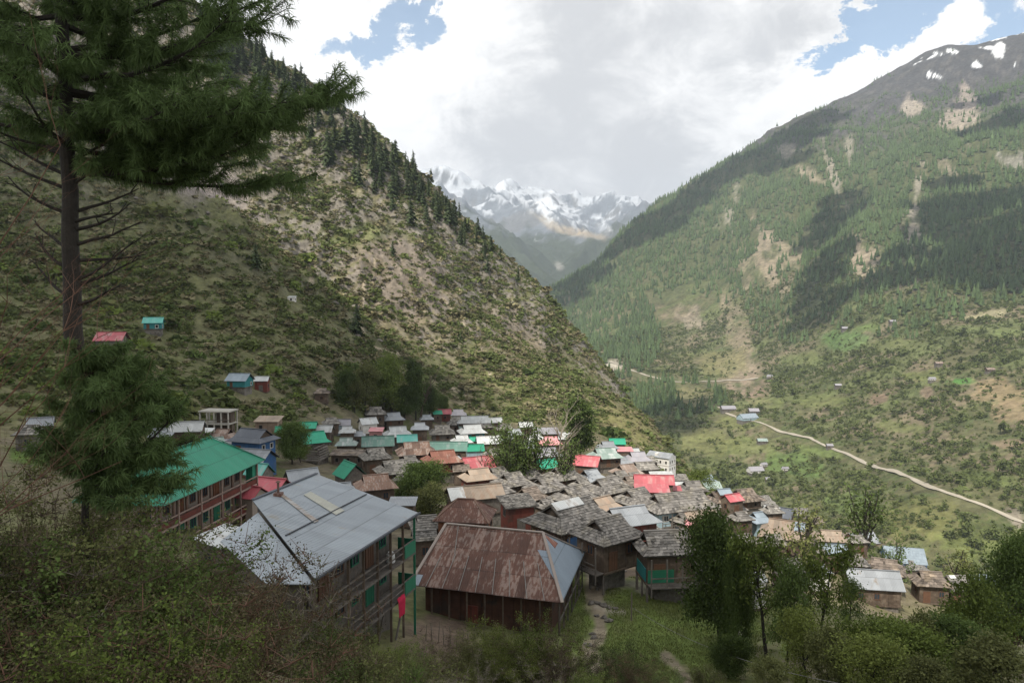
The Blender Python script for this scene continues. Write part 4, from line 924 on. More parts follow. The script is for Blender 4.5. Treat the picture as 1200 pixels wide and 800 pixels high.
HUTS = [(876, 487, 26, .6, 20, 'g', 'tin_blue', 'light_blue', 'pale blue roofed building on the bend of the far road', dict(hw=5)), (883, 480, 12, .8, 0, 'g', 'lilac', 'stone', 'white hut above the pale blue building across the gorge', {}),
        (853, 477, 18, .6, 5, 'g', 'lilac', 'stone', 'long white shed at the upper end of the far road', {}), (1092, 443, 9, .7, 5, 'g', 'lilac', 'white', 'white hut below the vivid green field across the gorge', {}),
        (1160, 432, 10, .7, 0, 'g', 'brown', 'wood', 'brown hut above the ploughed field on the far slope', {}), (1100, 425, 9, .7, 0, 'g', 'brown', 'stone', 'brown hut above the vivid green field', {}),
        (990, 384, 8, .8, 0, 'g', 'lilac', 'stone', 'small pale hut on the upper green terrace', {}), (1046, 376, 8, .8, 0, 'g', 'lilac', 'stone', 'small pale hut right of the upper green terrace', {}),
        (902, 440, 7, .8, 0, 'g', 'lilac', 'white', 'tiny white hut right of the road cutting', {}), (982, 451, 8, .7, 0, 'g', 'lilac', 'stone', 'tiny grey hut in the terraces above the far road', {}),
        (885, 549, 20, .7, 10, 'g', 'lilac', 'white', 'longest of the white sheds in the fields below the far road', dict(hw=3)), (920, 548, 8, .8, 0, 'g', 'lilac', 'white', 'small white hut right of the white sheds', {}),
        (901, 560, 9, .8, 0, 'g', 'lilac', 'stone', 'small grey white hut below the white sheds', {}), (972, 521, 8, .8, 0, 'g', 'lilac', 'stone', 'tiny pale hut just above the far road', {}),
        (893, 515, 12, .7, 0, 'g', 'pale_green', 'stone', 'pale shed just below the far road', {}), (895, 543, 10, .8, 20, 'g', 'lilac', 'white', 'small white shed above the longest white shed', {})]
for h in HUTS:
    house(*h[:9], y0=430, **dict(dict(hw=3.8, near=False, cat='hut'), **h[9]))

# ---- small things that stick to houses
def teal_patch(): pass

# ------------------------------------------------------------------ green hotel
def hotel():
    C0 = Vector((-33., 67.5)); C1 = Vector((-30.4, 85.5)); d = (C1-C0); L = d.length; rot = math.atan2(d.y, d.x)
    ze = -18.75; D = 6.6
    mid = (C0+C1)/2; n = Vector((d.y, -d.x)).normalized()          # towards the camera side (right)
    cen = mid-n*(D/2)
    gzb = ze-5.7
    root = empty('hotel', (cen.x, cen.y, gzb), rot); tag(root, 'two storey hotel with green tin hip roof and wooden balconies', 'hotel')
    # local: x along the long front, front side is -y, wall height 5.7
    hw = 5.7; l, w = L/2-.1, D/2-.1
    r = MB(); pl, gi = roof_planes(L+1.6, D+2.6, 3.3, 'h')
    for p in pl: add_plane(r, p, .05)
    r.bar((-gi[0], 0, 3.35), (gi[0], 0, 3.35), .35, .1, 0, .1)
    for sx in (-1, 1):
        for sy in (-1, 1): r.bar((sx*(L/2+.8), sy*(D/2+1.3), .03), (sx*gi[0], 0, 3.43), .25, .08, 0, .1)
    for i in range(9): r.bar((-gi[0]+i*gi[0]/4, -.05, 3.52), (-gi[0]+i*gi[0]/4+.01, .05, 3.53), .03)
    r.build('roof', M['green'], root, (0, 0, hw-.15))
    b = MB(); b.box(-l, l, -w+1.15, w, -4, hw-.1); b.build('wall', M['plaster'], root)
    for z, nm in ((2.75, 'balcony'), (.05, 'balcony')):
        bo = MB(); bo.box(-l-.9, l+.9, -w-.35, -w+1.12, z-.2, z); bo.box(-l-.9, l+.9, -w-.38, -w-.28, z+.8, z+.92); bo.box(-l-.9, l+.9, -w-.34, -w-.30, z+.06, z+.62, 1, -.1)
        bo.box(-l-.9, -l-.8, -w-.28, -w+1.12, z+.8, z+.92)
        o = bo.build(nm, [M['frame_white'] if 0 else M['pink_mud'], M['wood_red']], root)
        for k in range(6):
            x = -l-.85+k*(2*l+1.7)/5; p = MB(); p.box(x-.09, x+.09, -w-.42, -w-.24, z-2.6 if z > 1 else z-3.5, z+2.7); p.build('post', M['pink_mud'], o if 0 else root)
    for z in (2.75, .05):
        for k in range(8):
            x = -l+(k+.5)*2*l/8
            if k in (2, 5): put_door(root, x, -w+1.15, z+.05, 0, 'wood_orange' if z > 1 else 'green_wall', 1.1)
            else: put_window(root, x, -w+1.15, z+1.35, 0, True, 'frame_brown' if z > 1 else 'green_wall', (1.2, 1, 1.35))
            if k < 7:
                pb = MB(); xx = -l+(k+1)*2*l/8; pb.box(xx-.16, xx+.16, -w+1.0, -w+1.147, z+.02, z+2.5); pb.build('pilaster', M['brick'], root)
    for k in range(3):
        x = -w+(k+.7)*2*w/3.4; put_window(root, -l, x, 4.1, R(-90), True, 'frame_brown', (1.2, 1, 1.3)); put_window(root, -l, x, 1.4, R(-90), True, 'green_wall', (1.2, 1, 1.3))
    g = MB(); g.box(l-.02, l+.9, -w-.2, -w+.6, 2.9, 5.0); g.build('green_screen', M['green'], root)
M['pink_mud'] = mat('pink_mud', (.30, .215, .18), .3, 1.5, .85, 1.)
hotel()

# ------------------------------------------------------------------ long grey tin roof over a veranda house
def quad_roof(name, mt, c, thick, parent, seams=None):
    rb = MB(); add_plane(rb, c, thick); return rb
def grey_house():
    ze = -15.8
    A = Vector(P(296, 586, 52.2)); E = Vector(P(371, 555, 60.)); Cc = Vector(P(492, 601, 54.)); Dd = Vector(P(370, 679, 41.2))
    cen = (A+E+Cc+Dd)/4; gzb = -24.6
    root = empty('house', (cen.x, cen.y, gzb)); tag(root, 'large house under a long grey tin roof with a two storey green and wood veranda', 'house')
    o = Vector((cen.x, cen.y, gzb)); a, e, c, d = A-o, E-o, Cc-o, Dd-o
    rb = MB(); add_plane(rb, [d, c, e, a], .06)
    rf = rb.build('roof', M['tin_main'], root)
    def at(u, v): return d.lerp(c, u).lerp(a.lerp(e, u), v)   # u along the eave, v up the slope
    up = Vector((0, 0, .06))
    for nm, u0, u1, v0, v1, mt in (('sheet', .52, .62, .42, .80, 'tan_pale'), ('rust_strip', .31, .355, .45, .95, 'strip')):
        s = MB(); add_plane(s, [at(u0, v0)+up, at(u1, v0)+up, at(u1, v1)+up, at(u0, v1)+up], .02); s.build(nm, M[mt], rf)
    s = MB(); s.bar(at(.03, .47)+up, at(.97, .47)+up, .10, .05, 0, -.6); s.bar(at(.0, .0)+up*.5, at(1, 0)+up*.5, .16, .12, 0, -.4); s.bar(at(0, 1)+up, at(1, 1)+up, .25, .08, 0, .1); s.build('seam', M['dark_metal'], rf)
    ch = MB(); q = at(.30, .93); ch.tube([q, q+Vector((0, 0, 1.0))], [.09, .09], 8); ch.box(q.x-.3, q.x+.3, q.y-.3, q.y+.3, q.z-.1, q.z+.2); ch.tube([q+Vector((0, 0, .98)), q+Vector((0, 0, 1.12))], [.2, .05], 8); ch.build('chimney', M['rust'], rf)
    # body
    ev = (c-d); ev.z = 0; eu = ev.normalized(); sv = Vector((-eu.y, eu.x, 0)); Ln = ev.length
    d0 = Vector((d.x, d.y, 0)); top = d.z
    def L2(u, v, z): return d0+eu*u+sv*v+Vector((0, 0, z))
    dep = (a-d).dot(sv)
    v0 = 1.95/max(1, dep); wq = [at(.05, v0), at(.885, v0), at(.885, .94), at(.05, .94)]
    wb = MB(); q = [Vector((p.x, p.y, -3)) for p in wq]; t = [Vector((p.x, p.y, p.z-.16)) for p in wq]
    wb.hexa(q, t); wb.build('wall', M['wood_grey'], root)
    f1, f2 = top-2.75, top-5.4
    for z in (f1, f2):
        b = MB(); b.hexa([L2(.2, .25, z-.16), L2(Ln-.2, .25, z-.16), L2(Ln-.2, 1.88, z-.16), L2(.2, 1.88, z-.16)], [L2(.2, .25, z), L2(Ln-.2, .25, z), L2(Ln-.2, 1.88, z), L2(.2, 1.88, z)])
        b.bar(L2(.2, .3, z+.95), L2(Ln-.3, .3, z+.95), .09); b.bar(L2(.2, .3, z+.5), L2(Ln-.3, .3, z+.5), .07)
        bal = b.build('balcony', M['wood_grey'], root)
        g = MB(); g.bar(L2(Ln-2.0, .24, z+.48), L2(Ln-.3, .24, z+.48), .05, .92, 0); g.bar(L2(Ln-.26, .3, z+.48), L2(Ln-.26, 1.7, z+.48), .05, .92, 0); g.build('green_panel', M['green_wall'], bal)
    for k in range(8):
        u = .3+k*(Ln-.6)/7; p = MB(); p.bar(L2(u, .32, -3.5), L2(u, .32, top+.02), .16, None, 0, rnd.uniform(-.3, .2)); p.build('post', M['green_wall'] if k == 7 else M['wood'], root)
    for k in range(6):
        u = 1.7+k*(Ln-4)/5; rz = math.atan2(eu.y, eu.x)
        for z in (f1, f2):
            w0 = L2(u, 1.9, z+1.35)
            if k % 3 == 1: q = L2(u, 1.9, z+.03); put_door(root, q.x, q.y, q.z, rz, 'frame_brown' if z == f1 else 'green_wall')
            else: put_window(root, w0.x, w0.y, w0.z, rz, True, 'green_wall' if k % 2 else 'frame_brown', (1.1, 1, 1.1))
    w0 = L2(Ln-1.6, 3.6, f1+1.3); put_window(root, w0.x, w0.y, w0.z, math.atan2(eu.y, eu.x)+R(90), True, 'green_wall')
    for k in range(3):
        p = MB(); p.bar(L2(Ln-2-3*k, .32, f2-.1), L2(Ln-3.6-3*k, .36, f2-3.4), .12); p.build('brace', M['wood_grey'], root)
    # things kept in the veranda
    cl = MB(); q0 = o+L2(Ln-3.0, .10, f2+.35)
    nx = 7
    for i in range(nx):
        for j in range(5):
            def cp(i, j):
                u = (i/nx-.5)*1.0*(1-.25*j/5); return q0+eu*u+Vector((0, 0, -.28*j))-sv*(.06*math.sin(i*2.1)+.10*(j > 0))
            cl.poly([cp(i, j+1), cp(i+1, j+1), cp(i+1, j), cp(i, j)])
    ob = cl.build('hanging_cloth', M['cloth_red']); sm = ob.modifiers.new('solid', 'SOLIDIFY'); sm.thickness = .03
    tag(ob, 'crimson cloth hung over the lower veranda rail', 'cloth')
    dr = MB(); q1 = o+L2(Ln-2.9, .9, f1); dr.tube([q1, q1+Vector((0, 0, .05)), q1+Vector((0, 0, .3)), q1+Vector((0, 0, .62)), q1+Vector((0, 0, .66)), q1+Vector((0, 0, .78))], [.26, .31, .32, .30, .2, .19], 14)
    tag(dr.build('water_drum', M['plastic_white']), 'white plastic drum on the upper veranda floor', 'drum')
    # lower annex roof at the near left end
    an = empty('shed', (cen.x-8, cen.y-6, gzb)); tag(an, 'low shed roofed in grey tin at the near left end of the long grey roof', 'shed')
    o2 = Vector((cen.x-8, cen.y-6, gzb)); 
    def Pz(px, py, z): b = pray(px, py)[1]; return Vector(P(px, py, z/b))
    k0 = [Dd+Vector((-.1, .1, -.3)), A.lerp(Dd, .12)+Vector((-.05, 0, -.3)), Pz(258, 634, A.lerp(Dd, .3).z-.7), Pz(312, 684, Dd.z-.6)]
    k0 = [Vector(q)-o2 for q in k0]
    s = MB(); add_plane(s, [k0[3], k0[0], k0[1], k0[2]], .06); s.build('roof', M['tin_main'], an)
    c4 = sum(k0, Vector())/4; bt = [c4+(q-c4)*.8 for q in (k0[3], k0[0], k0[1], k0[2])]; lo = [Vector((q.x, q.y, 1.5)) for q in bt]; bt = [Vector((q.x, q.y, q.z-.1)) for q in bt]
    s = MB(); s.hexa(lo, bt); s.build('wall', M['wood_grey'], an)
metalroof('tin_main', (.285, .315, .34), (.27, .24, .19), (.62, .80), .22, .16, .5, .45)
metalroof('tan_pale', (.36, .355, .30))
metalroof('strip', (.25, .205, .165), (.28, .27, .26), (.48, .6))
grey_house()

# ------------------------------------------------------------------ big rusty hipped roof in front
def rusty_house():
    ze = -24.5
    fl = Vector(P(480, 684, 62.2)); fr = Vector(P(659, 706, 58.4)); br = Vector(P(686, 648, 70.5)); bl = fl+(br-fr)
    for q in (fl, fr, br, bl): q.z = ze
    r1 = Vector(P(523, 614, 67.6)); r2 = Vector(P(637, 624, 65.2)); r1.z = r2.z = -20.85; r2 = r1+(fr-fl).normalized()*(r2-r1).length
    cen = (fl+fr+br+bl)/4; zg = ze-3.6; o = Vector((cen.x, cen.y, zg))
    root = empty('house', o); tag(root, 'reddish wooden house under the biggest rusty hip roof, one hip clad in bluish tin', 'house')
    fl, fr, br, bl, r1, r2 = [q-o for q in (fl, fr, br, bl, r1, r2)]
    rb = MB(); add_plane(rb, [fl, fr, r2, r1], .05); add_plane(rb, [br, bl, r1, r2], .05); add_plane(rb, [bl, fl, r1, r1+Vector((0, .01, 0))], .05)
    rf = rb.build('roof', M['rust'], root)
    hp = MB(); up = Vector((0, 0, .03)); add_plane(hp, [fr+up, br+up, r2+up+Vector((0, .01, 0)), r2+up], .05)
    k = fr.lerp(r2, .30); k2 = fr.lerp(r2, .72); w = (fl-fr).normalized()*.95
    add_plane(hp, [k.lerp(k2, 0)+w*.15+up*1.2, k+up*1.2, k2+up*1.2, k2+w*1.0+up*1.2], .02)
    hp.build('tin_hip', M['tin_hip'], rf)
    q = MB(); add_plane(q, [fl+up+Vector((.0, .0, .02)), fl.lerp(fr, .06)+up, fl.lerp(fr, .06).lerp(r1, .16)+up*1.5, fl.lerp(r1, .16)+up*1.5], .02); q.build('tin_sheet', M['tin_blue'], rf)
    q = MB(); add_plane(q, [fr.lerp(br, .5).lerp(r2, .62)+up*2, fr.lerp(br, .8).lerp(r2, .62)+up*2, fr.lerp(br, .7).lerp(r2, .93)+up*2, fr.lerp(br, .3).lerp(r2, .93)+up*2], .02); q.build('rust_sheet', M['rust_red'], rf)
    c = MB()
    for a, b in ((r1, r2), (fl, r1), (fr, r2), (br, r2)): c.bar(a+up*2, b+up*2, .26, .10, 0, .1)
    c.build('ridge_cap', M['tin_cap'], rf)
    s = MB()
    for i in range(1, 9):
        t = i/9; a = fl.lerp(fr, t)+up*1.5; b = fl.lerp(fr, t).lerp(r1.lerp(r2, t), .52)+up*1.5; s.bar(a, b, .05, .03, 0, .0)
    a = fl.lerp(fr, .24).lerp(r1.lerp(r2, .18), .52)+up*1.5; s.bar(a, r1.lerp(r2, .13)+up*1.5, .05, .03)
    s.build('seam', M['tin_cap'], rf)
    cc = (fl+fr+br+bl)/4; wq = [cc+(p-cc)*.84 for p in (fl, fr, br, bl)]
    wb = MB(); zz = Vector((0, 0, 1)); lo = [Vector((p.x, p.y, 0)) for p in wq]; hi = [Vector((p.x, p.y, fl.z-.05)) for p in wq]; wb.hexa(lo, hi)
    for i in range(12):
        t = (i+.5)/12; p = lo[0].lerp(lo[1], t); p2 = hi[0].lerp(hi[1], t); nn = (lo[0]-lo[3]).normalized()*.05; wb.bar(p+nn, p2+nn, .1, .06, 0, rnd.uniform(-.4, .2))
    wb.build('wall', M['wood_dark_red'], root)
    b = MB(); b.hexa([Vector((p.x, p.y, -3.5)) for p in wq], [Vector((p.x, p.y, -.003)) for p in wq]); b.build('stone_base', M['stone'], root)
    for i in range(9):
        t = i/8; p = (fl.lerp(fr, t)-cc)*.95+cc; q = MB(); q.bar(Vector((p.x, p.y, -2.5)), Vector((p.x, p.y, fl.z-.06)), .14, None, 0, rnd.uniform(-.3, .2)); q.build('post', M['wood'], root)
    for i in range(7):
        t = i/6; p = (fr.lerp(br, t)-cc)*.96+cc; q = MB(); q.bar(Vector((p.x, p.y, -3.5)), Vector((p.x, p.y, fl.z-.06)), .12, None, 0, rnd.uniform(-.3, .2)); q.build('post', M['wood_grey'], root)
    for z in (1.9, .2):
        q = MB(); p0 = (fr-cc)*.96+cc; p1 = (br-cc)*.96+cc; q.bar(Vector((p0.x, p0.y, z)), Vector((p1.x, p1.y, z)), .1); q.build('rail', M['wood_grey'], root)
    rz = math.atan2((fr-fl).y, (fr-fl).x)
    p = lo[0].lerp(lo[1], .38); put_door(root, p.x, p.y-.02, .2, rz, 'wood_red')
metalroof('tin_hip', (.235, .285, .335), (.21, .25, .29), (.5, .7), .15, .12, .5)
metalroof('tin_cap', (.42, .42, .39), (.30, .22, .18), (.5, .65))
rusty_house()

# ------------------------------------------------------------------ unfinished and special buildings
def concrete_frame():
    q = hit(256, 481, 5.2, 100); X, Y, Z = q; w = 38*Y/FPX; dpt = w*.6
    root = empty('unfinished_house', (X, Y, Z), R(-8)); tag(root, 'unfinished two storey concrete frame with flat pale slab roof on the left slope', 'building')
    s = MB(); s.box(-w/2, w/2, -dpt/2, dpt/2, 5.0, 5.25); s.build('roof', M['concrete'], root)
    s = MB(); s.box(-w/2+.1, w/2-.1, -dpt/2+.1, dpt/2-.1, 2.4, 2.6); s.build('floor_slab', M['concrete'], root)
    s = MB(); s.box(-w*.05, w/2-.6, -.2, dpt/2-.4, 2.6, 5.0); s.box(-w/2+.6, w/2-.6, .3, dpt/2-.4, -2, 2.4); s.build('wall', M['wood'], root)
    for i in range(5):
        for j in (-1, 1):
            x = -w/2+.25+i*(w-.5)/4; p = MB(); p.box(x-.13, x+.13, j*(dpt/2-.25)-.13, j*(dpt/2-.25)+.13, -3, 4.997); p.build('column', M['concrete'], root)
    s = MB(); s.box(-w/2, w/2, -dpt/2-.02, -dpt/2+.08, 3.4, 3.5); s.build('rail', M['wood_grey'], root)
concrete_frame()
def white_house():
    q = hit(775, 534, 6.4, 100); X, Y, Z = q; w = 30*Y/FPX
    L, W, hw = w*.95, w*.62, 6.3
    root = empty('house', (X, Y, Z), R(-38)); tag(root, 'white two storey house with rows of dark windows and grey gable roof', 'house')
    r = MB(); pl, gi = roof_planes(L+.8, W+1.0, 1.7, 'g')
    for p in pl: add_plane(r, p, .06)
    r.build('roof', M['tin'], root, (0, 0, hw))
    b = MB(); b.box(-L/2, L/2, -W/2, W/2, -3, hw)
    for s in (-1, 1): b.poly([(s*L/2, -W/2, hw), (s*L/2, W/2, hw), (s*L/2, 0, hw+1.55)][::s])
    b.build('wall', M['white'], root)
    dm = MB(); dm.box(-.6, .6, -W*.42, -W*.05, .3, 1.5); dm.build('dormer', M['white'], root, (-L*.1, 0, hw))
    for z in (1.6, 4.5):
        for k in range(4): put_window(root, -L/2+(k+.5)*L/4, -W/2, z, 0, False, 'frame_white', (1.15, 1, 1.4))
        for k in range(3): put_window(root, L/2, -W/2+(k+.5)*W/3, z, R(90), False, 'frame_white', (1.15, 1, 1.4))
    f = MB(); f.box(-L/2-.02, L/2+.02, -W/2-.04, W/2+.02, 3.0, 3.2); f.build('floor_band', M['plaster'], root)
white_house()
def timber_frame():
    q = hit(360, 528, 2.0, 80); X, Y, Z = q; w = 44*Y/FPX
    root = empty('timber_house', (X, Y, Z), R(-12)); tag(root, 'roofless timber house of stacked log courses below the bright green gable', 'building')
    for k in range(5):
        b = MB(); i = w/2-.1*k; d = w*.32-.05*k; z = .3+k*.5
        for s in (-1, 1): b.box(-i, i, s*d-.12, s*d+.12, z, z+.24, 0, rnd.uniform(-.2, .5)); b.box(s*i-.12, s*i+.12, -d+.13, d-.13, z+.25, z+.48, 0, rnd.uniform(-.2, .5))
        b.build('log_course', M['wood_grey'], root)
    b = MB(); b.box(-w/2+.3, w/2-.3, -w*.3, w*.3, -3, .29); b.build('stone_base', M['stone'], root)
    for x in (-.3, .05, .35): b = MB(); b.bar((x*w, -w*.3, 2.95), (x*w, w*.3, 2.95), .2); b.build('beam', M['wood_grey'], root)
timber_frame()
# ------------------------------------------------------------------ vegetation
def rng(s): return np.random.RandomState(s)
def leaf_quads(c, size, r, el=1.7, flat=0.):
    n = len(c); t = r.normal(size=(n, 3)); t /= np.linalg.norm(t, axis=1)[:, None]
    b = r.normal(size=(n, 3)); b[:, 2] *= (1-flat); b -= t*(b*t).sum(1)[:, None]; b /= np.linalg.norm(b, axis=1)[:, None]
    s = size*np.exp(r.normal(0, .25, n))[:, None] if np.isscalar(size) else np.asarray(size)[:, None]
    t = t*s*el/2; b = b*s/2
    v = np.stack([c-t*1.0, c+b*.9-t*.1, c+t, c-b*.9-t*.1], 1).reshape(-1, 3)
    return v, np.arange(4*n).reshape(n, 4)
def ribbons(p0, p1, w, r):
    """thin three sided twigs between points"""
    d = p1-p0; a = r.normal(size=d.shape); a = np.cross(d, a); a /= np.linalg.norm(a, axis=1)[:, None]+1e-9; w = np.asarray(w)[:, None] if not np.isscalar(w) else w
    dn = d/(np.linalg.norm(d, axis=1)[:, None]+1e-9); b = np.cross(dn, a)
    o = [a*w, (-.5*a+.87*b)*w, (-.5*a-.87*b)*w]
    v = np.stack([p0+o[0], p0+o[1], p0+o[2], p1+o[0]*.45, p1+o[1]*.45, p1+o[2]*.45], 1); n = len(p0)
    base = (np.arange(n)*6)[:, None]
    f = np.concatenate([base+np.array([[0, 1, 4, 3]]), base+np.array([[1, 2, 5, 4]]), base+np.array([[2, 0, 3, 5]])])
    return v.reshape(-1, 3), f
class Plant:
    def __init__(s): s.parts = []
    def add(s, name, me): s.parts.append((name, me)); return s
def place(name, plant, loc, label, cat, group=None, rz=0., sc=1., tilt=0.):
    r = empty(name, loc, rz); r.rotation_euler = (tilt*math.cos(rz*3), tilt*math.sin(rz*5), rz)
    r.scale = sc if isinstance(sc, (tuple, list)) else (sc, sc, sc); tag(r, label, cat, group)
    for n, me in plant.parts: link(n, me, r)
    return r
def branch_path(p, d, L, n, r, droop=0., wob=.15):
    pts = [np.array(p, float)]; d = np.array(d, float); d /= np.linalg.norm(d)
    for i in range(n):
        d = d+r.normal(0, wob, 3)+np.array([0, 0, droop]); d /= np.linalg.norm(d); pts.append(pts[-1]+d*L/n)
    return pts
def broadleaf(seed, H, Rd, base=.25, nl=6000, leaf=.16, lm='leaf_mid', bark='bark', rad=.22, nb=16, sig=.17, topy=.85, flatten=1., limb_up=.5):
    r = rng(seed); mb = MB(); tr = branch_path((0, 0, -1.), (r.normal(0, .06), r.normal(0, .06), 1), H*topy+1., 7, r, 0, .07)
    mb.tube(tr, list(np.linspace(rad, rad*.25, 8)), 7); cl = []
    for i in range(nb):
        t = base+(.97-base)*(i+r.rand())/nb; k = 1+t*(len(tr)-2)*.99; a = int(k); p = tr[a]+(tr[min(a+1, 7)]-tr[a])*(k-a)
        ang = i*2.4+r.normal(0, .4); prof = math.sin(math.pi*min(1, max(.12, (t-base)/(1-base)*.78+.2)))**.6
        L = Rd*prof*r.uniform(.7, 1.1); d = (math.cos(ang), math.sin(ang), limb_up+.5*t*r.rand())
        br = branch_path(p, d, L, 4, r, .03, .16); r0 = rad*.42*(1-.6*t)
        mb.tube(br, list(np.linspace(r0, r0*.25, 5)), 5)
        cl += [br[3], br[4]]
        for q in range(3):
            s = branch_path(br[2+q % 2], r.normal(0, 1, 3)+np.array(d)*.9, L*.5, 2, r, 0, .2); mb.tube(s, [r0*.35, r0*.2, r0*.1], 4); cl += [s[1], s[2]]
    cl.append(tr[-1]); cl.append(tr[-2]); cl = np.array(cl); w = r.uniform(.35, 1.6, len(cl)); w /= w.sum()
    idx = r.choice(len(cl), nl, p=w); c = cl[idx]+r.normal(0, sig*Rd, (nl, 3))*np.array([1, 1, .72*flatten])
    ct = r.normal(0, .14, len(cl)); v, f = leaf_quads(c, leaf, r)
    tint = ct[idx]+r.normal(0, .18, nl)
    return Plant().add('trunk', mb.mesh('trunk', [M[bark]])).add('crown', mesh_np('crown', v, f, [M[lm]], tint))
def lopped(seed, H, nb=9, leaf=.18, nl=900, lm='leaf_olive', bark='bark', spread=.28, rad=.22, sig=.35):
    """a fodder tree cut back to upright stubs"""
    r = rng(seed); mb = MB(); tr = branch_path((0, 0, -1), (r.normal(0, .05), 0, 1), H*.5+1, 5, r, 0, .08); mb.tube(tr, list(np.linspace(rad, rad*.7, 6)), 7); cl = []
    for i in range(nb):
        p = tr[2+i % 4]; a = i*2.4; d = (math.cos(a)*spread*2, math.sin(a)*spread*2, 1.0)
        br = branch_path(p, d, H*r.uniform(.35, .6), 5, r, .06, .14); mb.tube(br, list(np.linspace(rad*.5, rad*.2, 6)), 5); cl += br[2:]
        for q in range(4): s = branch_path(br[2+q % 3], r.normal(0, 1, 3)+np.array((0, 0, .6)), H*.13, 2, r); mb.tube(s, [rad*.16, rad*.1, rad*.05], 4); cl += [s[2]]
    cl = np.array(cl); idx = r.randint(0, len(cl), nl); c = cl[idx]+r.normal(0, sig, (nl, 3)); v, f = leaf_quads(c, leaf, r)
    return Plant().add('trunk', mb.mesh('trunk', [M[bark]])).add('crown', mesh_np('crown', v, f, [M[lm]], r.normal(0, .2, nl)))
def bare(seed, H, bark='bark_pale', rad=.18, levels=3, nb=8, spread=.8):
    r = rng(seed); mb = MB()
    def grow(p, d, L, r0, lv):
        b = branch_path(p, d, L, 4, r, .03, .13); mb.tube(b, list(np.linspace(r0, r0*.35, 5)), 6 if lv == 0 else 4)
        if lv < levels:
            for k in range(nb if lv == 0 else 4):
                i = r.randint(2 if lv == 0 else 1, 5); a = r.uniform(0, 6.28); grow(b[i], np.array(d)*.7+np.array((math.cos(a)*spread, math.sin(a)*spread, .25)), L*r.uniform(.35, .6), r0*.42, lv+1)
    grow(np.array((0, 0, -.5)), (0, 0, 1), H*.6, rad, 0)
    return Plant().add('trunk', mb.mesh('trunk', [M[bark]]))
def bush(seed, Rd, H, nl=5200, leaf=.05, lm='leaf_olive', tw='twig', nst=34, ntw=900):
    r = rng(seed); P0 = []; P1 = []; W = []; tips = []
    for i in range(nst):
        a = r.uniform(0, 6.28); rr = Rd*r.uniform(.0, .35); lean = r.uniform(.1, 1.0)*Rd/H*1.1
        b = branch_path((math.cos(a)*rr, math.sin(a)*rr, -.3), (math.cos(a)*lean, math.sin(a)*lean, 1), H*r.uniform(.65, 1.15), 6, r, -.05, .13)
        for k in range(6): P0.append(b[k]); P1.append(b[k+1]); W.append(.013*(1-k/7.5)); 
        tips += b[2:]
    tips = np.array(tips); n0 = len(tips)
    q = tips[r.randint(0, n0, ntw)]; d = r.normal(0, 1, (ntw, 3)); d[:, 2] = np.abs(d[:, 2])*.8; d /= np.linalg.norm(d, axis=1)[:, None]; L = r.uniform(.15, .5, ntw)[:, None]*Rd*.45
    e = q+d*L; P0 = np.concatenate([np.array(P0), q]); P1 = np.concatenate([np.array(P1), e]); W = np.concatenate([np.array(W), np.full(ntw, .0065)])
    v, f = ribbons(P0, P1, W, r)
    st = mesh_np('stems', v, f, [M[tw]], r.normal(0, .2, len(f)))
    k = r.randint(0, ntw, nl); t = r.uniform(.1, 1.05, nl)[:, None]; c = q[k]+(e[k]-q[k])*t+r.normal(0, .05*Rd, (nl, 3))
    ct = r.normal(0, .18, ntw); v, f = leaf_quads(c, leaf, r)
    fo = mesh_np('foliage', v, f, [M[lm]], ct[k]+r.normal(0, .2, nl))
    return Plant().add('stems', st).add('foliage', fo)
def conifer(seed, H, Rd, lv=22, lm='conifer', base=.08, q=4, thin=.12):
    r = rng(seed); mb = MB(); mb.tube([(0, 0, -1.), (0, 0, H*.5), (0, 0, H)], [H*.018, H*.012, .01], 5); C = []; T = []; B = []; tn = []
    for i in range(lv):
        t = base+(1-base)*(i/lv)**.9; z = H*t; L0 = Rd*(1-t)**.75*r.uniform(.55, 1.15)+.12
        for k in range(6):
            if r.rand() < thin: continue
            a = r.uniform(0, 6.28); L = L0*r.uniform(.6, 1.1); dx, dy = math.cos(a), math.sin(a); tt = r.normal(0, .15)
            for s in range(q):
                u = (s+.4)/q; w = L*.30*(1-.35*u)+.10
                C.append((dx*L*u, dy*L*u, z-L*.45*u*u+r.normal(0, .05))); T.append((dx*L/q*.75, dy*L/q*.75, -L/q*.45*(u+.2))); yaw = r.normal(0, .35)
                B.append((-dy*w, dx*w, w*yaw-w*.25)); tn.append(tt+r.normal(0, .12))
    C, T, B = map(np.array, (C, T, B)); n = len(C)
    v = np.stack([C-T-B*.35, C-T*.2-B, C+T*1.3, C-T*.2+B-np.array((0, 0, .15))*np.abs(B).max(1)[:, None]*2], 1).reshape(-1, 3)
    # leaf fans
    return v, np.arange(4*n).reshape(n, 4), np.array(tn), mb
def conifer_plant(seed, H, Rd, **k):
    v, f, tn, mb = conifer(seed, H, Rd, **k)
    me = mesh_np('conifer', v, f, [M['conifer'], M['bark']], tn)
    tv = np.array(mb.v); 
    return Plant().add('trunk', mb.mesh('trunk', [M['bark']])).add('crown', me)

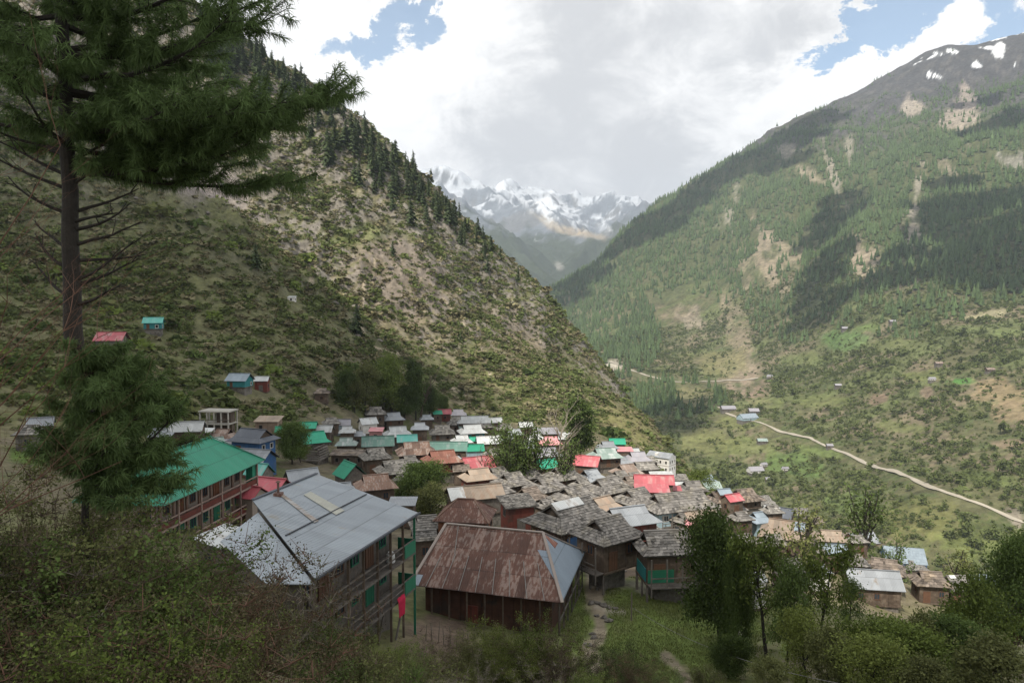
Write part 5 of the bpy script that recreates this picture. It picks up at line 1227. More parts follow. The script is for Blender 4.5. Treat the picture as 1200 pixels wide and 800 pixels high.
# ---- one-mesh templates for trees and shrubs seen from far away
def tmpl_fir(seed):
    r = rng(seed); v = []; f = []
    n = 7; L = 4
    for k in range(L):
        zb = .10+.72*k/L; zt = min(1., zb+.52-.06*k); rad = .20*(1-k/(L+.6))
        b = len(v); v += [(0, 0, zt)]
        for j in range(n):
            a = 2*math.pi*j/n+r.uniform(-.3, .3); q = rad*r.uniform(.55, 1.25); v.append((q*math.cos(a), q*math.sin(a), zb+r.uniform(-.05, .04)))
        f += [(b, b+1+j, b+1+(j+1) % n) for j in range(n)]
    return np.array(v), np.array(f), r.normal(0, .12, len(f))
def tmpl_shrub(seed, n=26, size=.5):
    r = rng(seed); d = r.normal(size=(n, 3)); d /= np.linalg.norm(d, axis=1)[:, None]; d[:, 2] = np.abs(d[:, 2]); rad = r.uniform(.35, 1., n)**.6
    c = d*rad[:, None]*np.array([.9, .9, .85]); v, f = leaf_quads(c, size, r, 1.3)
    return v, f, r.normal(0, .16, n)
def tmpl_tree(seed, n=60, size=.34):
    r = rng(seed); k = 7; cc = r.normal(0, .33, (k, 3))*np.array([1, 1, .75])+np.array([0, 0, 1.15]); rr = r.uniform(.25, .5, k)
    i = r.randint(0, k, n); d = r.normal(size=(n, 3)); d /= np.linalg.norm(d, axis=1)[:, None]
    c = cc[i]+d*rr[i][:, None]; v, f = leaf_quads(c, size, r, 1.3)
    tv, tf = ribbons(np.array([[0, 0, -.5], [0, 0, .4]]), np.array([[0, 0, .5], [0, 0, 1.2]]), np.array([.08, .06]), r)
    return np.concatenate([v, tv]), np.concatenate([f, tf+len(v)]), np.concatenate([r.normal(0, .16, n), np.full(len(tf), -.5)])
def replicate(tmpls, pos, sx, sz, seed, tv=.15):
    r = rng(seed); VV = []; FF = []; TT = []; o = 0; pick = r.randint(0, len(tmpls), len(pos))
    for k, (v, f, t) in enumerate(tmpls):
        m = pick == k; p = pos[m]; n = len(p)
        if not n: continue
        a = r.uniform(0, 6.28, n); c, s = np.cos(a)[:, None], np.sin(a)[:, None]; X = sx[m][:, None]; Z = sz[m][:, None]
        x = (v[:, 0]*c-v[:, 1]*s)*X; y = (v[:, 0]*s+v[:, 1]*c)*X; z = v[:, 2]*Z
        VV.append((np.stack([x, y, z], -1)+p[:, None]).reshape(-1, 3)); FF.append((f[None]+(np.arange(n)*len(v))[:, None, None]).reshape(-1, f.shape[1])+o); o += n*len(v)
        TT.append((t[None]+r.normal(0, tv, n)[:, None]).ravel())
    return np.concatenate(VV), np.concatenate(FF), np.concatenate(TT)
def to_px(X, Y, Z):
    den = Y*math.cos(PITCH)-Z*math.sin(PITCH); den = np.where(den < 1, 1, den)
    return 600+FPX*X/den, 400-FPX*(Y*math.sin(PITCH)+Z*math.cos(PITCH))/den
def scatter(n, y0, y1, seed, mass, umax=.74, lin=False):
    r = rng(seed); Y = r.uniform(y0, y1, n) if lin else np.sqrt(r.uniform(y0**2, y1**2, n)); X = r.uniform(-umax, umax, n)*Y
    a, b, c = masses(X, Y); z = np.maximum(np.maximum(a, b), c); w = np.where(a >= z, 0, np.where(b >= z, 1, 2)); m = w == mass
    X, Y, z = X[m], Y[m], z[m]; px, py = to_px(X, Y, z); m = (px > -25) & (px < 1225) & (py > -40) & (py < 820)
    return X[m], Y[m], z[m], px[m], py[m], r
def inpoly_ell(px, py, e): 
    a = R(e[4]); dx = px-e[0]; dy = py-e[1]; return np.hypot((dx*math.cos(a)+dy*math.sin(a))/e[2], (-dx*math.sin(a)+dy*math.cos(a))/e[3])
def visible(X, Y, Z, up):
    """drop plants hidden behind the ground: test the sight line"""
    ok = np.ones(len(X), bool); Zt = Z+up
    for t in (.35, .5, .62, .72, .8, .86, .91, .95, .98):
        g = gz(X*t, Y*t); ok &= g < Zt*t+.5
    return ok
HOUSE_XY = np.array([(o.location.x, o.location.y) for o in COL.objects if o.parent is None and o.get('category') in ('house', 'hut', 'building', 'hotel')])
def clear_of_houses(X, Y, d):
    return np.array([np.min(np.hypot(HOUSE_XY[:, 0]-x, HOUSE_XY[:, 1]-y)) > d for x, y in zip(X, Y)])

# ---- forest on the mountain across the gorge
X, Y, Z, px, py, r = scatter(70000, 1000, 3300, 21, 1)
nz = fbm(X, Y, 170, 4, .55); dens = sstep(Z+90*nz, -50, 90)*(1-sstep(Z+160*nz, 450, 800))
dens *= np.where(fbm(X+300, Y, 60, 3) > .42, .25, 1.)
dens = np.maximum(dens, .75*(inpoly_ell(px, py, (700, 380, 80, 60, 30)) < 1)); dens = np.maximum(dens, .6*(inpoly_ell(px, py, (790, 470, 60, 24, 0)) < 1)*(Y > 900)); dens = np.maximum(dens, .35*(inpoly_ell(px, py, (1000, 370, 130, 40, 0)) < 1))
for s in SCARS: dens *= np.where(inpoly_ell(px, py, (s[0], s[1], s[2]*1.1, s[3]*1.1, s[4])) < 1, .16, 1)
for s in FIELDS: dens *= np.where(inpoly_ell(px, py, s[:5]) < 1, .0, 1)
m = r.rand(len(X)) < dens*.95; X, Y, Z = X[m], Y[m], Z[m]
m = visible(X, Y, Z, 16); X, Y, Z = X[m], Y[m], Z[m]; r = rng(5)
h = r.uniform(12, 27, len(X))*(1-.35*sstep(Z, 350, 800)); pos = np.stack([X, Y, Z-.6], 1)
order = np.argsort(-(h/Y)); fir_t = [tmpl_fir(k) for k in range(5)]
big = order[:70]; rest = order[70:]
v, f, t = replicate(fir_t, pos[rest], h[rest]*r.uniform(.75, 1.15, len(rest)), h[rest], 6, .16)
tag(link('forest', mesh_np('forest', v, f, [M['conifer_far']], t)), 'dense dark green conifer forest covering the mountain across the gorge', 'forest', None, 'stuff')
fm = [mesh_np('conifer', *tt[:2], [M['conifer_far']], tt[2]) for tt in fir_t]
for i in big:
    o = link('conifer', fm[i % 5], None, pos[i]); o.scale = (h[i],)*3; o.rotation_euler = (0, 0, r.uniform(0, 6))
    tag(o, 'dark conifer at the lower edge of the forest across the gorge', 'tree', 'conifers across the gorge')
print('forest', len(X))

# ---- terraces across the gorge: round trees and shrubs
X, Y, Z, px, py, r = scatter(150000, 420, 1750, 22, 1)
nz = fbm(X, Y*1.5, 70, 4, .6); dens = .36+.8*sstep(nz, -.1, .35); dens *= 1-.8*sstep(Z, 30, 110)
for s in FIELDS+[e for e in SCARS]: dens *= np.where(inpoly_ell(px, py, s[:5]) < 1.0, .2 if s[1] < 540 else .8, 1)
for pts, w in ((ROAD_LOW, 5), (ROAD_HIGH, 4)):
    q = np.array(pts)[:, :2]
    for a, b in zip(q[:-1], q[1:]):
        d = b-a; tt = np.clip(((px-a[0])*d[0]+(py-a[1])*d[1])/(d@d), 0, 1); dist = np.hypot(px-a[0]-tt*d[0], py-a[1]-tt*d[1]); dens *= np.where((dist < w) & (py > -99), 0, 1)
        dens *= np.where((dist < w*2.6) & (py > a[1]+tt*d[1]), .15, 1)
m = r.rand(len(X)) < dens; X, Y, Z = X[m], Y[m], Z[m]
m = visible(X, Y, Z, 5); X, Y, Z = X[m], Y[m], Z[m]; r = rng(8)
m = clear_of_houses(X, Y, 7); X, Y, Z = X[m], Y[m], Z[m]
n = len(X); hh = np.exp(r.normal(1.22, .45, n)); pos = np.stack([X, Y, Z-.2], 1); tr_t = [tmpl_tree(40+k) for k in range(5)]; sh_t = [tmpl_shrub(60+k) for k in range(5)]
order = np.argsort(-(hh/Y)); big, rest = order[:300], order[300:]
tm = [mesh_np('tree', *tt[:2], [M['shrub_far']], tt[2]) for tt in tr_t]
for i in big:
    o = link('tree', tm[i % 5], None, pos[i]); s = hh[i]*.5; o.scale = (s*r.uniform(.9, 1.3), s*r.uniform(.9, 1.3), s); o.rotation_euler = (0, 0, r.uniform(0, 6))
    tag(o, 'round green tree among the terraced fields across the gorge', 'tree', 'trees on the terraces across the gorge')
istree = r.rand(len(rest)) < .5; ra, rb_ = rest[istree], rest[~istree]
v, f, t = replicate(tr_t, pos[ra], hh[ra]*.5*r.uniform(.8, 1.3, len(ra)), hh[ra]*.5, 9); 
v2, f2, t2 = replicate(sh_t, pos[rb_], hh[rb_]*.62*r.uniform(.8, 1.4, len(rb_)), hh[rb_]*.5, 10)
tag(link('shrubs', mesh_np('shrubs', np.concatenate([v, v2]), np.concatenate([f, f2+len(v)]), [M['shrub_far']], np.concatenate([t, t2]))), 'countless small shrubs and trees on the terraced slope across the gorge', 'shrubs', None, 'stuff')
print('terrace', n)

# ---- shrubs on the hillside left of the village
X, Y, Z, px, py, r = scatter(200000, 120, 520, 23, 0)
ok = (Z > np.where(((X > 35) & (Y > 225)) | (Y > 270), -90., -44.)) & ((Y > 277) | ((X > 35) & (Y > 225)) | (X < -33-.26*(275-Y))) ; X, Y, Z, px, py = [q[ok] for q in (X, Y, Z, px, py)]
nz = fbm(X, Y, 45, 4, .6); dens = .26+.9*sstep(nz+.5*fbm(X, Y, 14, 3), -.05, .4)
for e, k in (((240, 225, 60, 36, 25), .15), ((470, 330, 70, 45, 40), .6), ((735, 505, 50, 30, 25), .5), ((215, 212, 34, 24, 25), .1)): dens *= np.where(inpoly_ell(px, py, e) < 1, k, 1)
m = r.rand(len(X)) < dens; X, Y, Z = X[m], Y[m], Z[m]; m = visible(X, Y, Z, 1.5); X, Y, Z = X[m], Y[m], Z[m]
m = clear_of_houses(X, Y, 5); X, Y, Z = X[m], Y[m], Z[m]; r = rng(12); n = len(X)
s = np.exp(r.normal(-.05, .5, n))*np.where(Y < 330, 1.0, 1.); pos = np.stack([X, Y, Z-.25], 1); order = np.argsort(-(s/Y)); big, rest = order[:300], order[300:]
sh2 = [tmpl_shrub(80+k, 60, .34) for k in range(5)]
sm = [mesh_np('shrub', *tt[:2], [M[q]], tt[2]) for tt, q in zip(sh2, ('shrub_far', 'leaf_dark', 'shrub_far', 'leaf_mid', 'leaf_olive'))]
for i in big:
    o = link('shrub', sm[i % 5], None, pos[i]); o.scale = (s[i]*r.uniform(.9, 1.4), s[i]*r.uniform(.9, 1.4), s[i]*.8); o.rotation_euler = (0, 0, r.uniform(0, 6))
    tag(o, 'low green shrub growing on the stony hillside left of the village', 'shrub', 'shrubs on the left hillside')
dry = r.rand(len(rest)) < .35
for nm, sel, mt, lab in (('shrubs', rest[~dry], 'shrub_far', 'countless low green shrubs on the hillside left of the village'), ('dry_shrubs', rest[dry], 'shrub_dry', 'countless dry brown shrubs on the hillside left of the village')):
    v, f, t = replicate([tmpl_shrub(90+k, 30, .45) for k in range(5)], pos[sel], s[sel]*r.uniform(.8, 1.4, len(sel)), s[sel]*.85, 13)
    tag(link(nm, mesh_np(nm, v, f, [M[mt]], t)), lab, 'shrubs', None, 'stuff')
print('hill shrubs', n, len(rest))
# ---- boulders and outcrops on the hillside
def boulder(seed):
    r = rng(seed); v = []; import itertools
    bm_v = np.array(list(itertools.product((-1, 0, 1), repeat=3)), float); 
    me = MB(); N_ = 6; M_ = 4; ring = []
    for i in range(M_+1):
        th = math.pi*i/M_
        for j in range(N_):
            ph = 2*math.pi*j/N_+.3*i; q = 1+r.uniform(-.42, .42)
            v.append((math.sin(th)*math.cos(ph)*q, math.sin(th)*math.sin(ph)*q*.8, math.cos(th)*q*.7))
    f = [(i*N_+j, i*N_+(j+1) % N_, (i+1)*N_+(j+1) % N_, (i+1)*N_+j) for i in range(M_) for j in range(N_)]
    return mesh_np('boulder', v, f, [M['rock']], r.normal(0, .1, len(f)))
bl = [boulder(k) for k in range(5)]
X, Y, Z, px, py, r = scatter(5000, 200, 510, 24, 0); ok = (Y > 270) & (px > 150) & visible(X, Y, Z, 1) & (fbm(X, Y, 60, 3) > -.05) & (Z > -22); X, Y, Z = X[ok][:280], Y[ok][:280], Z[ok][:280]
for i in range(len(X)):
    s_ = min(1.7, math.exp(r.normal(.1, .5))); o = link('boulder', bl[i % 5], None, (X[i], Y[i], Z[i]+.1*s_)); o.scale = (s_*1.4, s_, s_*.8); o.rotation_euler = (r.uniform(-.4, .4), r.uniform(-.4, .4), r.uniform(0, 6))
    tag(o, 'grey boulder lying on the stony hillside left of the village', 'boulder', 'boulders on the left hillside')
# ---- conifers along the ridge of the left hill
cps = [conifer_plant(200+k, 10, rd, lv=20) for k, rd in enumerate((3.0, 2.5, 3.4, 2.7, 2.2))]
r = rng(31); ridge = [(225, 10), (270, 40), (330, 82), (400, 135), (450, 175), (500, 219), (560, 277), (600, 319), (630, 350)]
spots = []
for i in range(205):
    t = r.rand()**1.35*340; pxx = 232+t; pyy = np.interp(pxx, [q[0] for q in ridge], [q[1] for q in ridge])
    off = abs(r.normal(0, 1))*(26 if pxx < 500 else 14) if r.rand() < .62 else r.uniform(0, 75)*(1 if pxx < 480 else .5)
    spots.append((pxx+off*.15, pyy+off+2, r.uniform(9, 18) if pxx < 480 else r.uniform(6, 14)))
spots += [(418, 392, 12), (484, 200, 14), (505, 214, 9), (533, 252, 11), (538, 258, 12), (560, 278, 14), (566, 284, 12), (575, 296, 10), (607, 330, 10), (512, 250, 13), (300, 315, 10), (478, 210, 12), (460, 300, 8), (345, 140, 13), (372, 150, 14), (310, 98, 12), (540, 400, 6), (500, 262, 12), (586, 305, 9)]
for i, (a, b, hh_) in enumerate(spots):
    q = hit(a, b, 0, 180, 640)
    if q is None: continue
    o = place('conifer', cps[i % 5], (q[0], q[1], q[2]-.3), 'dark conifer on the steep upper slope and ridge of the left hill', 'tree', 'conifers on the left hill', r.uniform(0, 6), hh_/10*r.uniform(.9, 1.1))
# ------------------------------------------------------------------ trees standing in and around the village
def at_px(px, py, y0=50, y1=400): return hit(px, py, 0, y0, y1)
def at_y(px, Y): X = pray(px, 500)[0]*Y; return (X, Y, gz1(X, Y))
BL = {'dark': broadleaf(1, 10, 3.6, .06, 24000, .14, 'leaf_dark', nb=22), 'mid': broadleaf(2, 10, 3.6, .2, 7000, .17, 'leaf_mid', nb=18), 'yellow': broadleaf(3, 9, 3.8, .15, 8500, .15, 'leaf_yellow', nb=20),
      'open': broadleaf(4, 10, 3.8, .35, 4200, .17, 'leaf_mid', nb=13, sig=.14), 'open2': broadleaf(14, 10, 3.4, .3, 4600, .16, 'leaf_dark', nb=13, sig=.15), 'column': broadleaf(5, 14, 2.4, .06, 9000, .22, 'leaf_dark', nb=34, sig=.2, limb_up=1.1, topy=.95), 'olive': broadleaf(6, 10, 3.4, .15, 7000, .18, 'leaf_olive', nb=20), 'bright': broadleaf(7, 6, 2.8, .1, 7000, .11, 'leaf_yellow', nb=20, rad=.1, bark='bark_pale')}
LP = [lopped(11, 7.5, 9), lopped(12, 8.5, 11, lm='leaf_dark', nl=1200), lopped(13, 7, 7, nl=500), lopped(15, 9, 10, lm='leaf_dark', nl=1700, sig=.4, leaf=.16)]
BR = [bare(21, 9), bare(22, 8, 'twig', .16), bare(23, 7, 'bark', .14)]
def tree(kind, px, Y, H, label, group=None, rz=None, name='tree', wide=1., base=None):
    pl = BL.get(kind) or kind; q = at_y(px, Y); h0 = {'dark': 10, 'mid': 10, 'yellow': 9, 'open': 10, 'open2': 10, 'column': 14, 'olive': 10, 'bright': 6}.get(kind if isinstance(kind, str) else '', 8.)
    s = H/h0; return place(name, pl, (q[0], q[1], base if base is not None else q[2]-.1), label, 'tree', group, rz if rz is not None else (px*1.7) % 6.28, (s*wide, s*wide, s))
def top(px, Y, ytop):   # height of a tree at depth Y whose tip reaches a pixel row
    return pray(px, ytop)[1]*Y-at_y(px, Y)[2]
def tt(kind, px, Y, ytop, label, **k): return tree(kind, px, Y, max(1.5, top(px, Y, ytop)), label, **k)
tt('dark', 846, 56, 588, 'big dense dark green tree at the right end of the grass slope', wide=.72)
tt('dark', 868, 53, 640, 'dark leafy tree in front of the big dense one', wide=.45)
tt('open', 905, 52, 618, 'tall open crowned tree with bare lower stem right of the big dense tree', wide=.75)
tt('open', 962, 50, 628, 'open crowned tree in front of the bluish tin roof', wide=.7)
tt('open2', 928, 46, 650, 'olive green tree with forked stem before the hidden beige house', wide=.65)
tt('yellow', 955, 43, 712, 'yellow green rounded tree low on the right', wide=.85)
tt('mid', 995, 44, 708, 'mid green tree overlapping the yellow green one low on the right', wide=.85)
tt('open2', 1002, 58, 672, 'small dark tree in front of the grey tin roof on the right', wide=.7)
tt('dark', 1195, 52, 618, 'tall dark tree at the right edge of the view', wide=.7)
tt('mid', 1175, 46, 660, 'leafy tree below the tall dark one at the right edge', wide=.75)
tt('dark', 1120, 44, 712, 'dark tree low on the right below the far right roofs', wide=1.2)
tt('mid', 1065, 42, 706, 'green tree low on the right below the dark blue walled house', wide=1.2)
tt('yellow', 1020, 38, 742, 'yellowish bushy tree at the bottom right', wide=1.2)
tt('olive', 1170, 38, 735, 'olive tree in the bottom right corner', wide=1.3)
tt('olive', 1090, 36, 765, 'low olive tree at the bottom edge right', wide=1.3)
tt('dark', 858, 46, 738, 'small dark green tree at the foot of the grass slope', wide=1.1)
tt('olive', 905, 38, 765, 'olive tree at the bottom edge below the dark ones', wide=1.2)
tt('mid', 1032, 44, 702, 'leafy tree below the lowest grey tin roof on the right', wide=.8)
tt('olive', 1085, 44, 708, 'olive leaved tree below the brown slate roof on the right', wide=.8)
tt('mid', 1142, 46, 696, 'leafy tree below the far right blue grey tin roof', wide=.8)
tt('olive', 975, 41, 728, 'olive tree between two taller ones low on the right', wide=.9)
tt(LP[0], 945, 108, 578, 'lopped tree with thick upright stubs above the pale tan roof', group=None)
tt(LP[1], 1016, 140, 568, 'lopped leafy tree behind the dark red cabin')
tt(LP[2], 1123, 128, 628, 'lopped tree with bare upright stems at the far right roofs')
tt(LP[0], 1140, 126, 645, 'lopped tree with leaning branch beside the bare upright stems')
tt(LP[3], 1056, 150, 632, 'small leafy lopped tree behind the pale blue tin roof')
tt(BR[2], 895, 104, 612, 'thin bare tree beside the pale blue wall')
# inside the village
for i, (a, b, c, k) in enumerate(((593, 150, 497, 3), (604, 148, 505, 1), (616, 150, 492, 3), (628, 152, 500, 3), (598, 144, 512, 3))):
    tt(LP[k], a, b, c, 'leafy lopped tree in the clump in the middle of the village', group='lopped trees in the middle of the village')
tt(BR[0], 655, 158, 474, 'pale bare twigged tree rising above the village roofs')
tt(LP[1], 662, 146, 512, 'dark lopped tree right of the pale bare tree')
tt(BR[1], 562, 150, 512, 'small bare stem tree left of the lopped trees')
tt('column', 679, 208, 458, 'tall dark poplar like tree at the back edge of the village', wide=1.35)
tt('dark', 489, 112, 536, 'round dark green bush tree between the rusty and tan roofs', wide=1.15)
tt('olive', 505, 108, 562, 'low bush in the garden below the round dark tree', wide=1.4)
tt('dark', 341, 142, 490, 'green tree standing over the small green roofs', wide=.95)
tt('mid', 352, 146, 512, 'low green tree beside the unfinished timber house', wide=1.)
def tg(kind, px, yb, yt, lab, **k):
    q = hit(px, yb, 0, 60, 600); return tt(kind, px, q[1], yt, lab, **k)
for kind, a, b, c, lab in (('olive', 428, 482, 420, 'olive leaved tall tree leftmost of the hill foot grove'), ('mid', 446, 486, 410, 'bright leaved tall tree in the hill foot grove'), ('dark', 405, 476, 430, 'dark tree at the left end of the hill foot grove'), ('mid', 462, 488, 422, 'leafy tree in the middle of the hill foot grove'),
                           ('column', 487, 492, 416, 'tallest dark tree at the right end of the hill foot grove'), ('dark', 503, 490, 446, 'dark spreading tree just above the small red roof'), ('dark', 474, 492, 448, 'dark low tree before the tallest one of the grove'), ('olive', 416, 484, 440, 'low olive tree under the left end of the grove'), ('dark', 520, 484, 462, 'small dark bush tree beside the grove'), ('olive', 572, 482, 464, 'brownish bush tree behind the long whitish roof')):
    tg(kind, a, b, c, lab, wide=.85)
tg(BR[1], 492, 492, 420, 'bare brown tree in front of the grove')
tt('mid', 827, 165, 548, 'pale green bush on the edge above the blue grey gablet', wide=1.2)
# ------------------------------------------------------------------ the pine in the foreground
def needles(c, d, n, L, w, r):
    """tufts of long drooping needles at points c with shoot directions d"""
    N_ = len(c); k = np.repeat(np.arange(N_), n); dd = d[k]*.55+r.normal(0, .62, (len(k), 3)); dd[:, 2] -= .30; dd /= np.linalg.norm(dd, axis=1)[:, None]
    l = L*r.uniform(.65, 1.15, len(k))[:, None]; p0 = c[k]+r.normal(0, .018, (len(k), 3)); s = np.cross(dd, r.normal(size=dd.shape)); s /= np.linalg.norm(s, axis=1)[:, None]
    mid = p0+dd*l*.55; tip = p0+dd*l+np.array([0, 0, -1.])*l*.22
    v = np.stack([p0-s*w*.5, p0+s*w*.5, mid+s*w*.6, tip, mid-s*w*.6], 1)
    f1 = (np.arange(len(k))*5)[:, None]
    return v.reshape(-1, 3), np.concatenate([f1+np.array([[0, 1, 2, 4]]), f1+np.array([[4, 2, 3, 3]])]), k
def pine(name, loc, H, rad, levels, label, seed, tuft=16, nl=.19, dead=(), lean=(0, 0), shoots=26):
    r = rng(seed); root = empty(name, loc); tag(root, label, 'tree')
    tr = [np.array((lean[0]*t*t, lean[1]*t, -1.5+(H+1.5)*t))+r.normal(0, .015, 3) for t in np.linspace(0, 1, 14)]
    mb = MB(); mb.tube(tr, list(np.linspace(rad, rad*.35, 14)), 12); mb.build('trunk', M['bark'], root)
    def on(z): t = (z+1.5)/(H+1.5)*13; a = max(0, min(12, int(t))); return tr[a]+(tr[a+1]-tr[a])*(t-a)
    C = []; D = []; bm_ = MB()
    for (z, a, L, up) in levels:
        p = on(z); d = np.array((math.cos(a), math.sin(a), up)); b = branch_path(p, d, L, 8, r, .02, .07)
        b = [q+np.array((0, 0, -.045*L*(i/8)*(1-i/8)*4)) for i, q in enumerate(b)]
        bm_.tube(b, list(np.linspace(.028+.010*L, .008, 9)), 5)
        for s in range(int(shoots*L/4)+4):
            t = r.uniform(.07, 1.) ; k = t*7.99; i = int(k); q = b[i]+(b[i+1]-b[i])*(k-i); dirb = b[i+1]-b[i]; dirb /= np.linalg.norm(dirb)
            side = np.cross(dirb, (0, 0, 1)); sd = side*r.choice([-1, 1])*r.uniform(.3, 1.)+dirb*r.uniform(.4, 1.)+np.array((0, 0, r.uniform(-.15, .35))); sd /= np.linalg.norm(sd); Ls = L*r.uniform(.12, .26)*(1.15-.5*t)+.12
            sh = branch_path(q, sd, Ls, 3, r, .02, .1); bm_.tube(sh, [.012, .01, .008, .005], 4)
            for u in np.linspace(.3, 1, max(3, int(Ls/.10))):
                kk = u*2.99; j = int(kk); C.append(sh[j]+(sh[j+1]-sh[j])*(kk-j)); dv = sh[j+1]-sh[j]; D.append(dv/np.linalg.norm(dv))
        C.append(b[-1]); D.append((b[-1]-b[-2])/np.linalg.norm(b[-1]-b[-2]))
    bo = bm_.build('branches', M['bark'], root)
    C = np.array(C); D = np.array(D); v, f, k = needles(C, D, tuft, nl, .011, r); ct = r.normal(0, .18, len(C)); tn = ct[k]+r.normal(0, .12, len(k)); tn = np.concatenate([tn, tn])
    me = bpy.data.meshes.new('needles')
    f3 = f[len(f)//2:, :3]; fq = f[:len(f)//2]
    V_ = v; vi = np.concatenate([fq.ravel(), f3.ravel()]); me.vertices.add(len(V_)); me.vertices.foreach_set('co', V_.astype(np.float32).ravel()); me.loops.add(len(vi)); me.loops.foreach_set('vertex_index', vi.astype(np.int32))
    me.polygons.add(len(fq)+len(f3)); me.polygons.foreach_set('loop_start', np.concatenate([np.arange(len(fq))*4, len(fq)*4+np.arange(len(f3))*3]).astype(np.int32)); me.materials.append(M['needle'])
    a = me.attributes.new('tint', 'FLOAT', 'FACE'); a.data.foreach_set('value', tn.astype(np.float32)); me.update(calc_edges=True)
    link('needles', me, root)
    for (z, a_, L, up) in dead:
        p = on(z); b = branch_path(p, (math.cos(a_), math.sin(a_), up), L, 7, r, .045, .08); m2 = MB(); m2.tube(b, list(np.linspace(.045, .010, 8)), 5)
        for q in range(4):
            i = 3+q; s = branch_path(b[i], (b[i]-b[i-1])*3+r.normal(0, .35, 3), L*.28, 3, r, .02, .12); m2.tube(s, [.014, .011, .008, .004], 4)
        m2.build('dead_branch', M['bark'], root)
    return root, len(C)
r = rng(77); lv = []
for i in range(38):
    z = 2.8+(i/38)**1.0*6.4; a = i*2.399+r.normal(0, .3); L = r.uniform(2.4, 3.9)*(1-.03*max(0, z-5)); lv.append((z, a, L, r.uniform(-.05, .30)))
for z, a, L, up in ((3.5, -.25, 4.3, -.02), (3.9, .15, 5.0, .02), (4.4, -.5, 4.4, .05), (4.9, .05, 4.6, .1), (3.1, .35, 3.6, -.04), (2.9, -.1, 3.3, -.05), (5.6, -.2, 4.4, .12), (3.3, -.7, 3.9, .0), (3.35, .05, 5.5, .06), (4.2, .1, 5.3, .10), (2.75, .12, 5.0, -.03), (2.6, -.3, 4.4, -.05), (2.7, .4, 4.6, -.02)): lv.append((z, a, L, up))
dead = [(z, a, L, up) for z, a, L, up in ((2.55, .1, 1.6, .25), (2.5, 2.9, 1.7, .35), (2.75, -.1, 1.5, .3), (1.75, .2, 1.4, .2), (1.7, 3.3, 1.3, .3), (1.55, -.4, 1.2, .1), (1.05, .1, 1.5, .1), (1.0, 2.8, 1.3, .3), (.75, .3, 1.4, .2), (.6, 3.0, 1.2, .4), (.35, -.1, 1.7, .3), (.25, .35, 1.4, .45), (-.15, -.1, 1.6, .1), (.0, 2.7, 1.4, .3), (1.35, .0, 1.6, .15), (2.2, 3.4, 2.0, .3), (2.3, -.2, 1.2, .5), (3.0, 3.0, 2.2, .3))]
pz = gz1(-9.0, 15.2)
_, nC = pine('pine_tree', (-9.0, 15.2, 0), 10.5, .185, lv, 'tall dark pine with bare trunk and drooping needles at the left', 3, 18, .22, dead, (-.1, 0)); print('tufts', nC)
bpy.data.objects['pine_tree'].location.z = 0
def young(px, Y, ytop, ybase, wide, n, label, seed):
    b0 = P(px, ybase, Y); H = P(px, ytop, Y)[2]-b0[2]; r = rng(seed); W_ = wide/2/FPX*Y; L_ = []
    for i in range(n):
        t = (i+.5)/n; prof = .22+.85*(1-t)**.75*(.7+.3*min(1, t/.15))
        L_.append((H*(.0+1.*t), i*2.399+r.normal(0, .3), W_*prof*r.uniform(.75, 1.1), r.uniform(.1, .55)))
    pine('pine_tree', b0, H, .07, L_, label, seed, 20, .19, (), (0, 0), 34)
def side_pine(px, Y, label, seed):
    r = rng(seed); X = pray(px, 500)[0]*Y; zb = gz1(X, Y); L_ = []
    for i in range(62):
        py = 408+168*(i+.5)/62; z = pray(px, py)[1]*Y-zb; k = np.interp(py, [406, 425, 450, 490, 540, 578], [22, 50, 72, 100, 122, 112])/FPX*Y
        a = r.uniform(-.85, .95) if r.rand() < .62 else r.uniform(0, 6.28); k *= (1. if abs(a) < 1 else .42)
        L_.append((z, a, k*r.uniform(.7, 1.08), r.uniform(-.02, .35)))
    pine('pine_tree', (X, Y, zb), pray(px, 404)[1]*Y-zb, .10, L_, label, seed, 20, .19, (), (0, 0), 40)
side_pine(96, 13.6, 'young bushy pine standing against the tall trunk with boughs over the green roof', 4)

# ------------------------------------------------------------------ thicket on the near slope
BU = [bush(101, 1.5, 2.3, 21000, .024, 'leaf_olive'), bush(102, 1.6, 2.2, 15000, .021, 'leaf_brown', 'twig_red'), bush(103, 1.4, 2.1, 21000, .026, 'leaf_dark'), bush(104, 1.5, 2.4, 7000, .021, 'leaf_brown', 'twig', 40, 1300), bush(105, 1.5, 2.0, 21000, .028, 'leaf_mid'), bush(106, 1.3, 1.9, 20000, .028, 'leaf_yellow'), bush(107, 1.4, 2.4, 900, .04, 'leaf_olive', 'twig_pale', 22, 1100)]
BLAB = ['dense olive leaved bush in the thicket on the near slope', 'brownish budding bush in the thicket on the near slope', 'dark green leafy bush in the thicket on the near slope', 'twiggy brown bush in the thicket on the near slope', 'fresh green bush in the thicket on the near slope', 'yellow green bush in the thicket on the near slope', 'pale nearly bare bush in the thicket on the near slope']
def put_bush(k, X, Y, s, label=None, dz=0, r=random.Random(5), group='bushes on the near slope'):
    return place('bush', BU[k], (X, Y, gz1(X, Y)-.1+dz), label or BLAB[k], 'bush', group, r.uniform(0, 6), (s*r.uniform(.95, 1.2), s*r.uniform(.95, 1.2), s), .12)
r = rng(91); n = 0
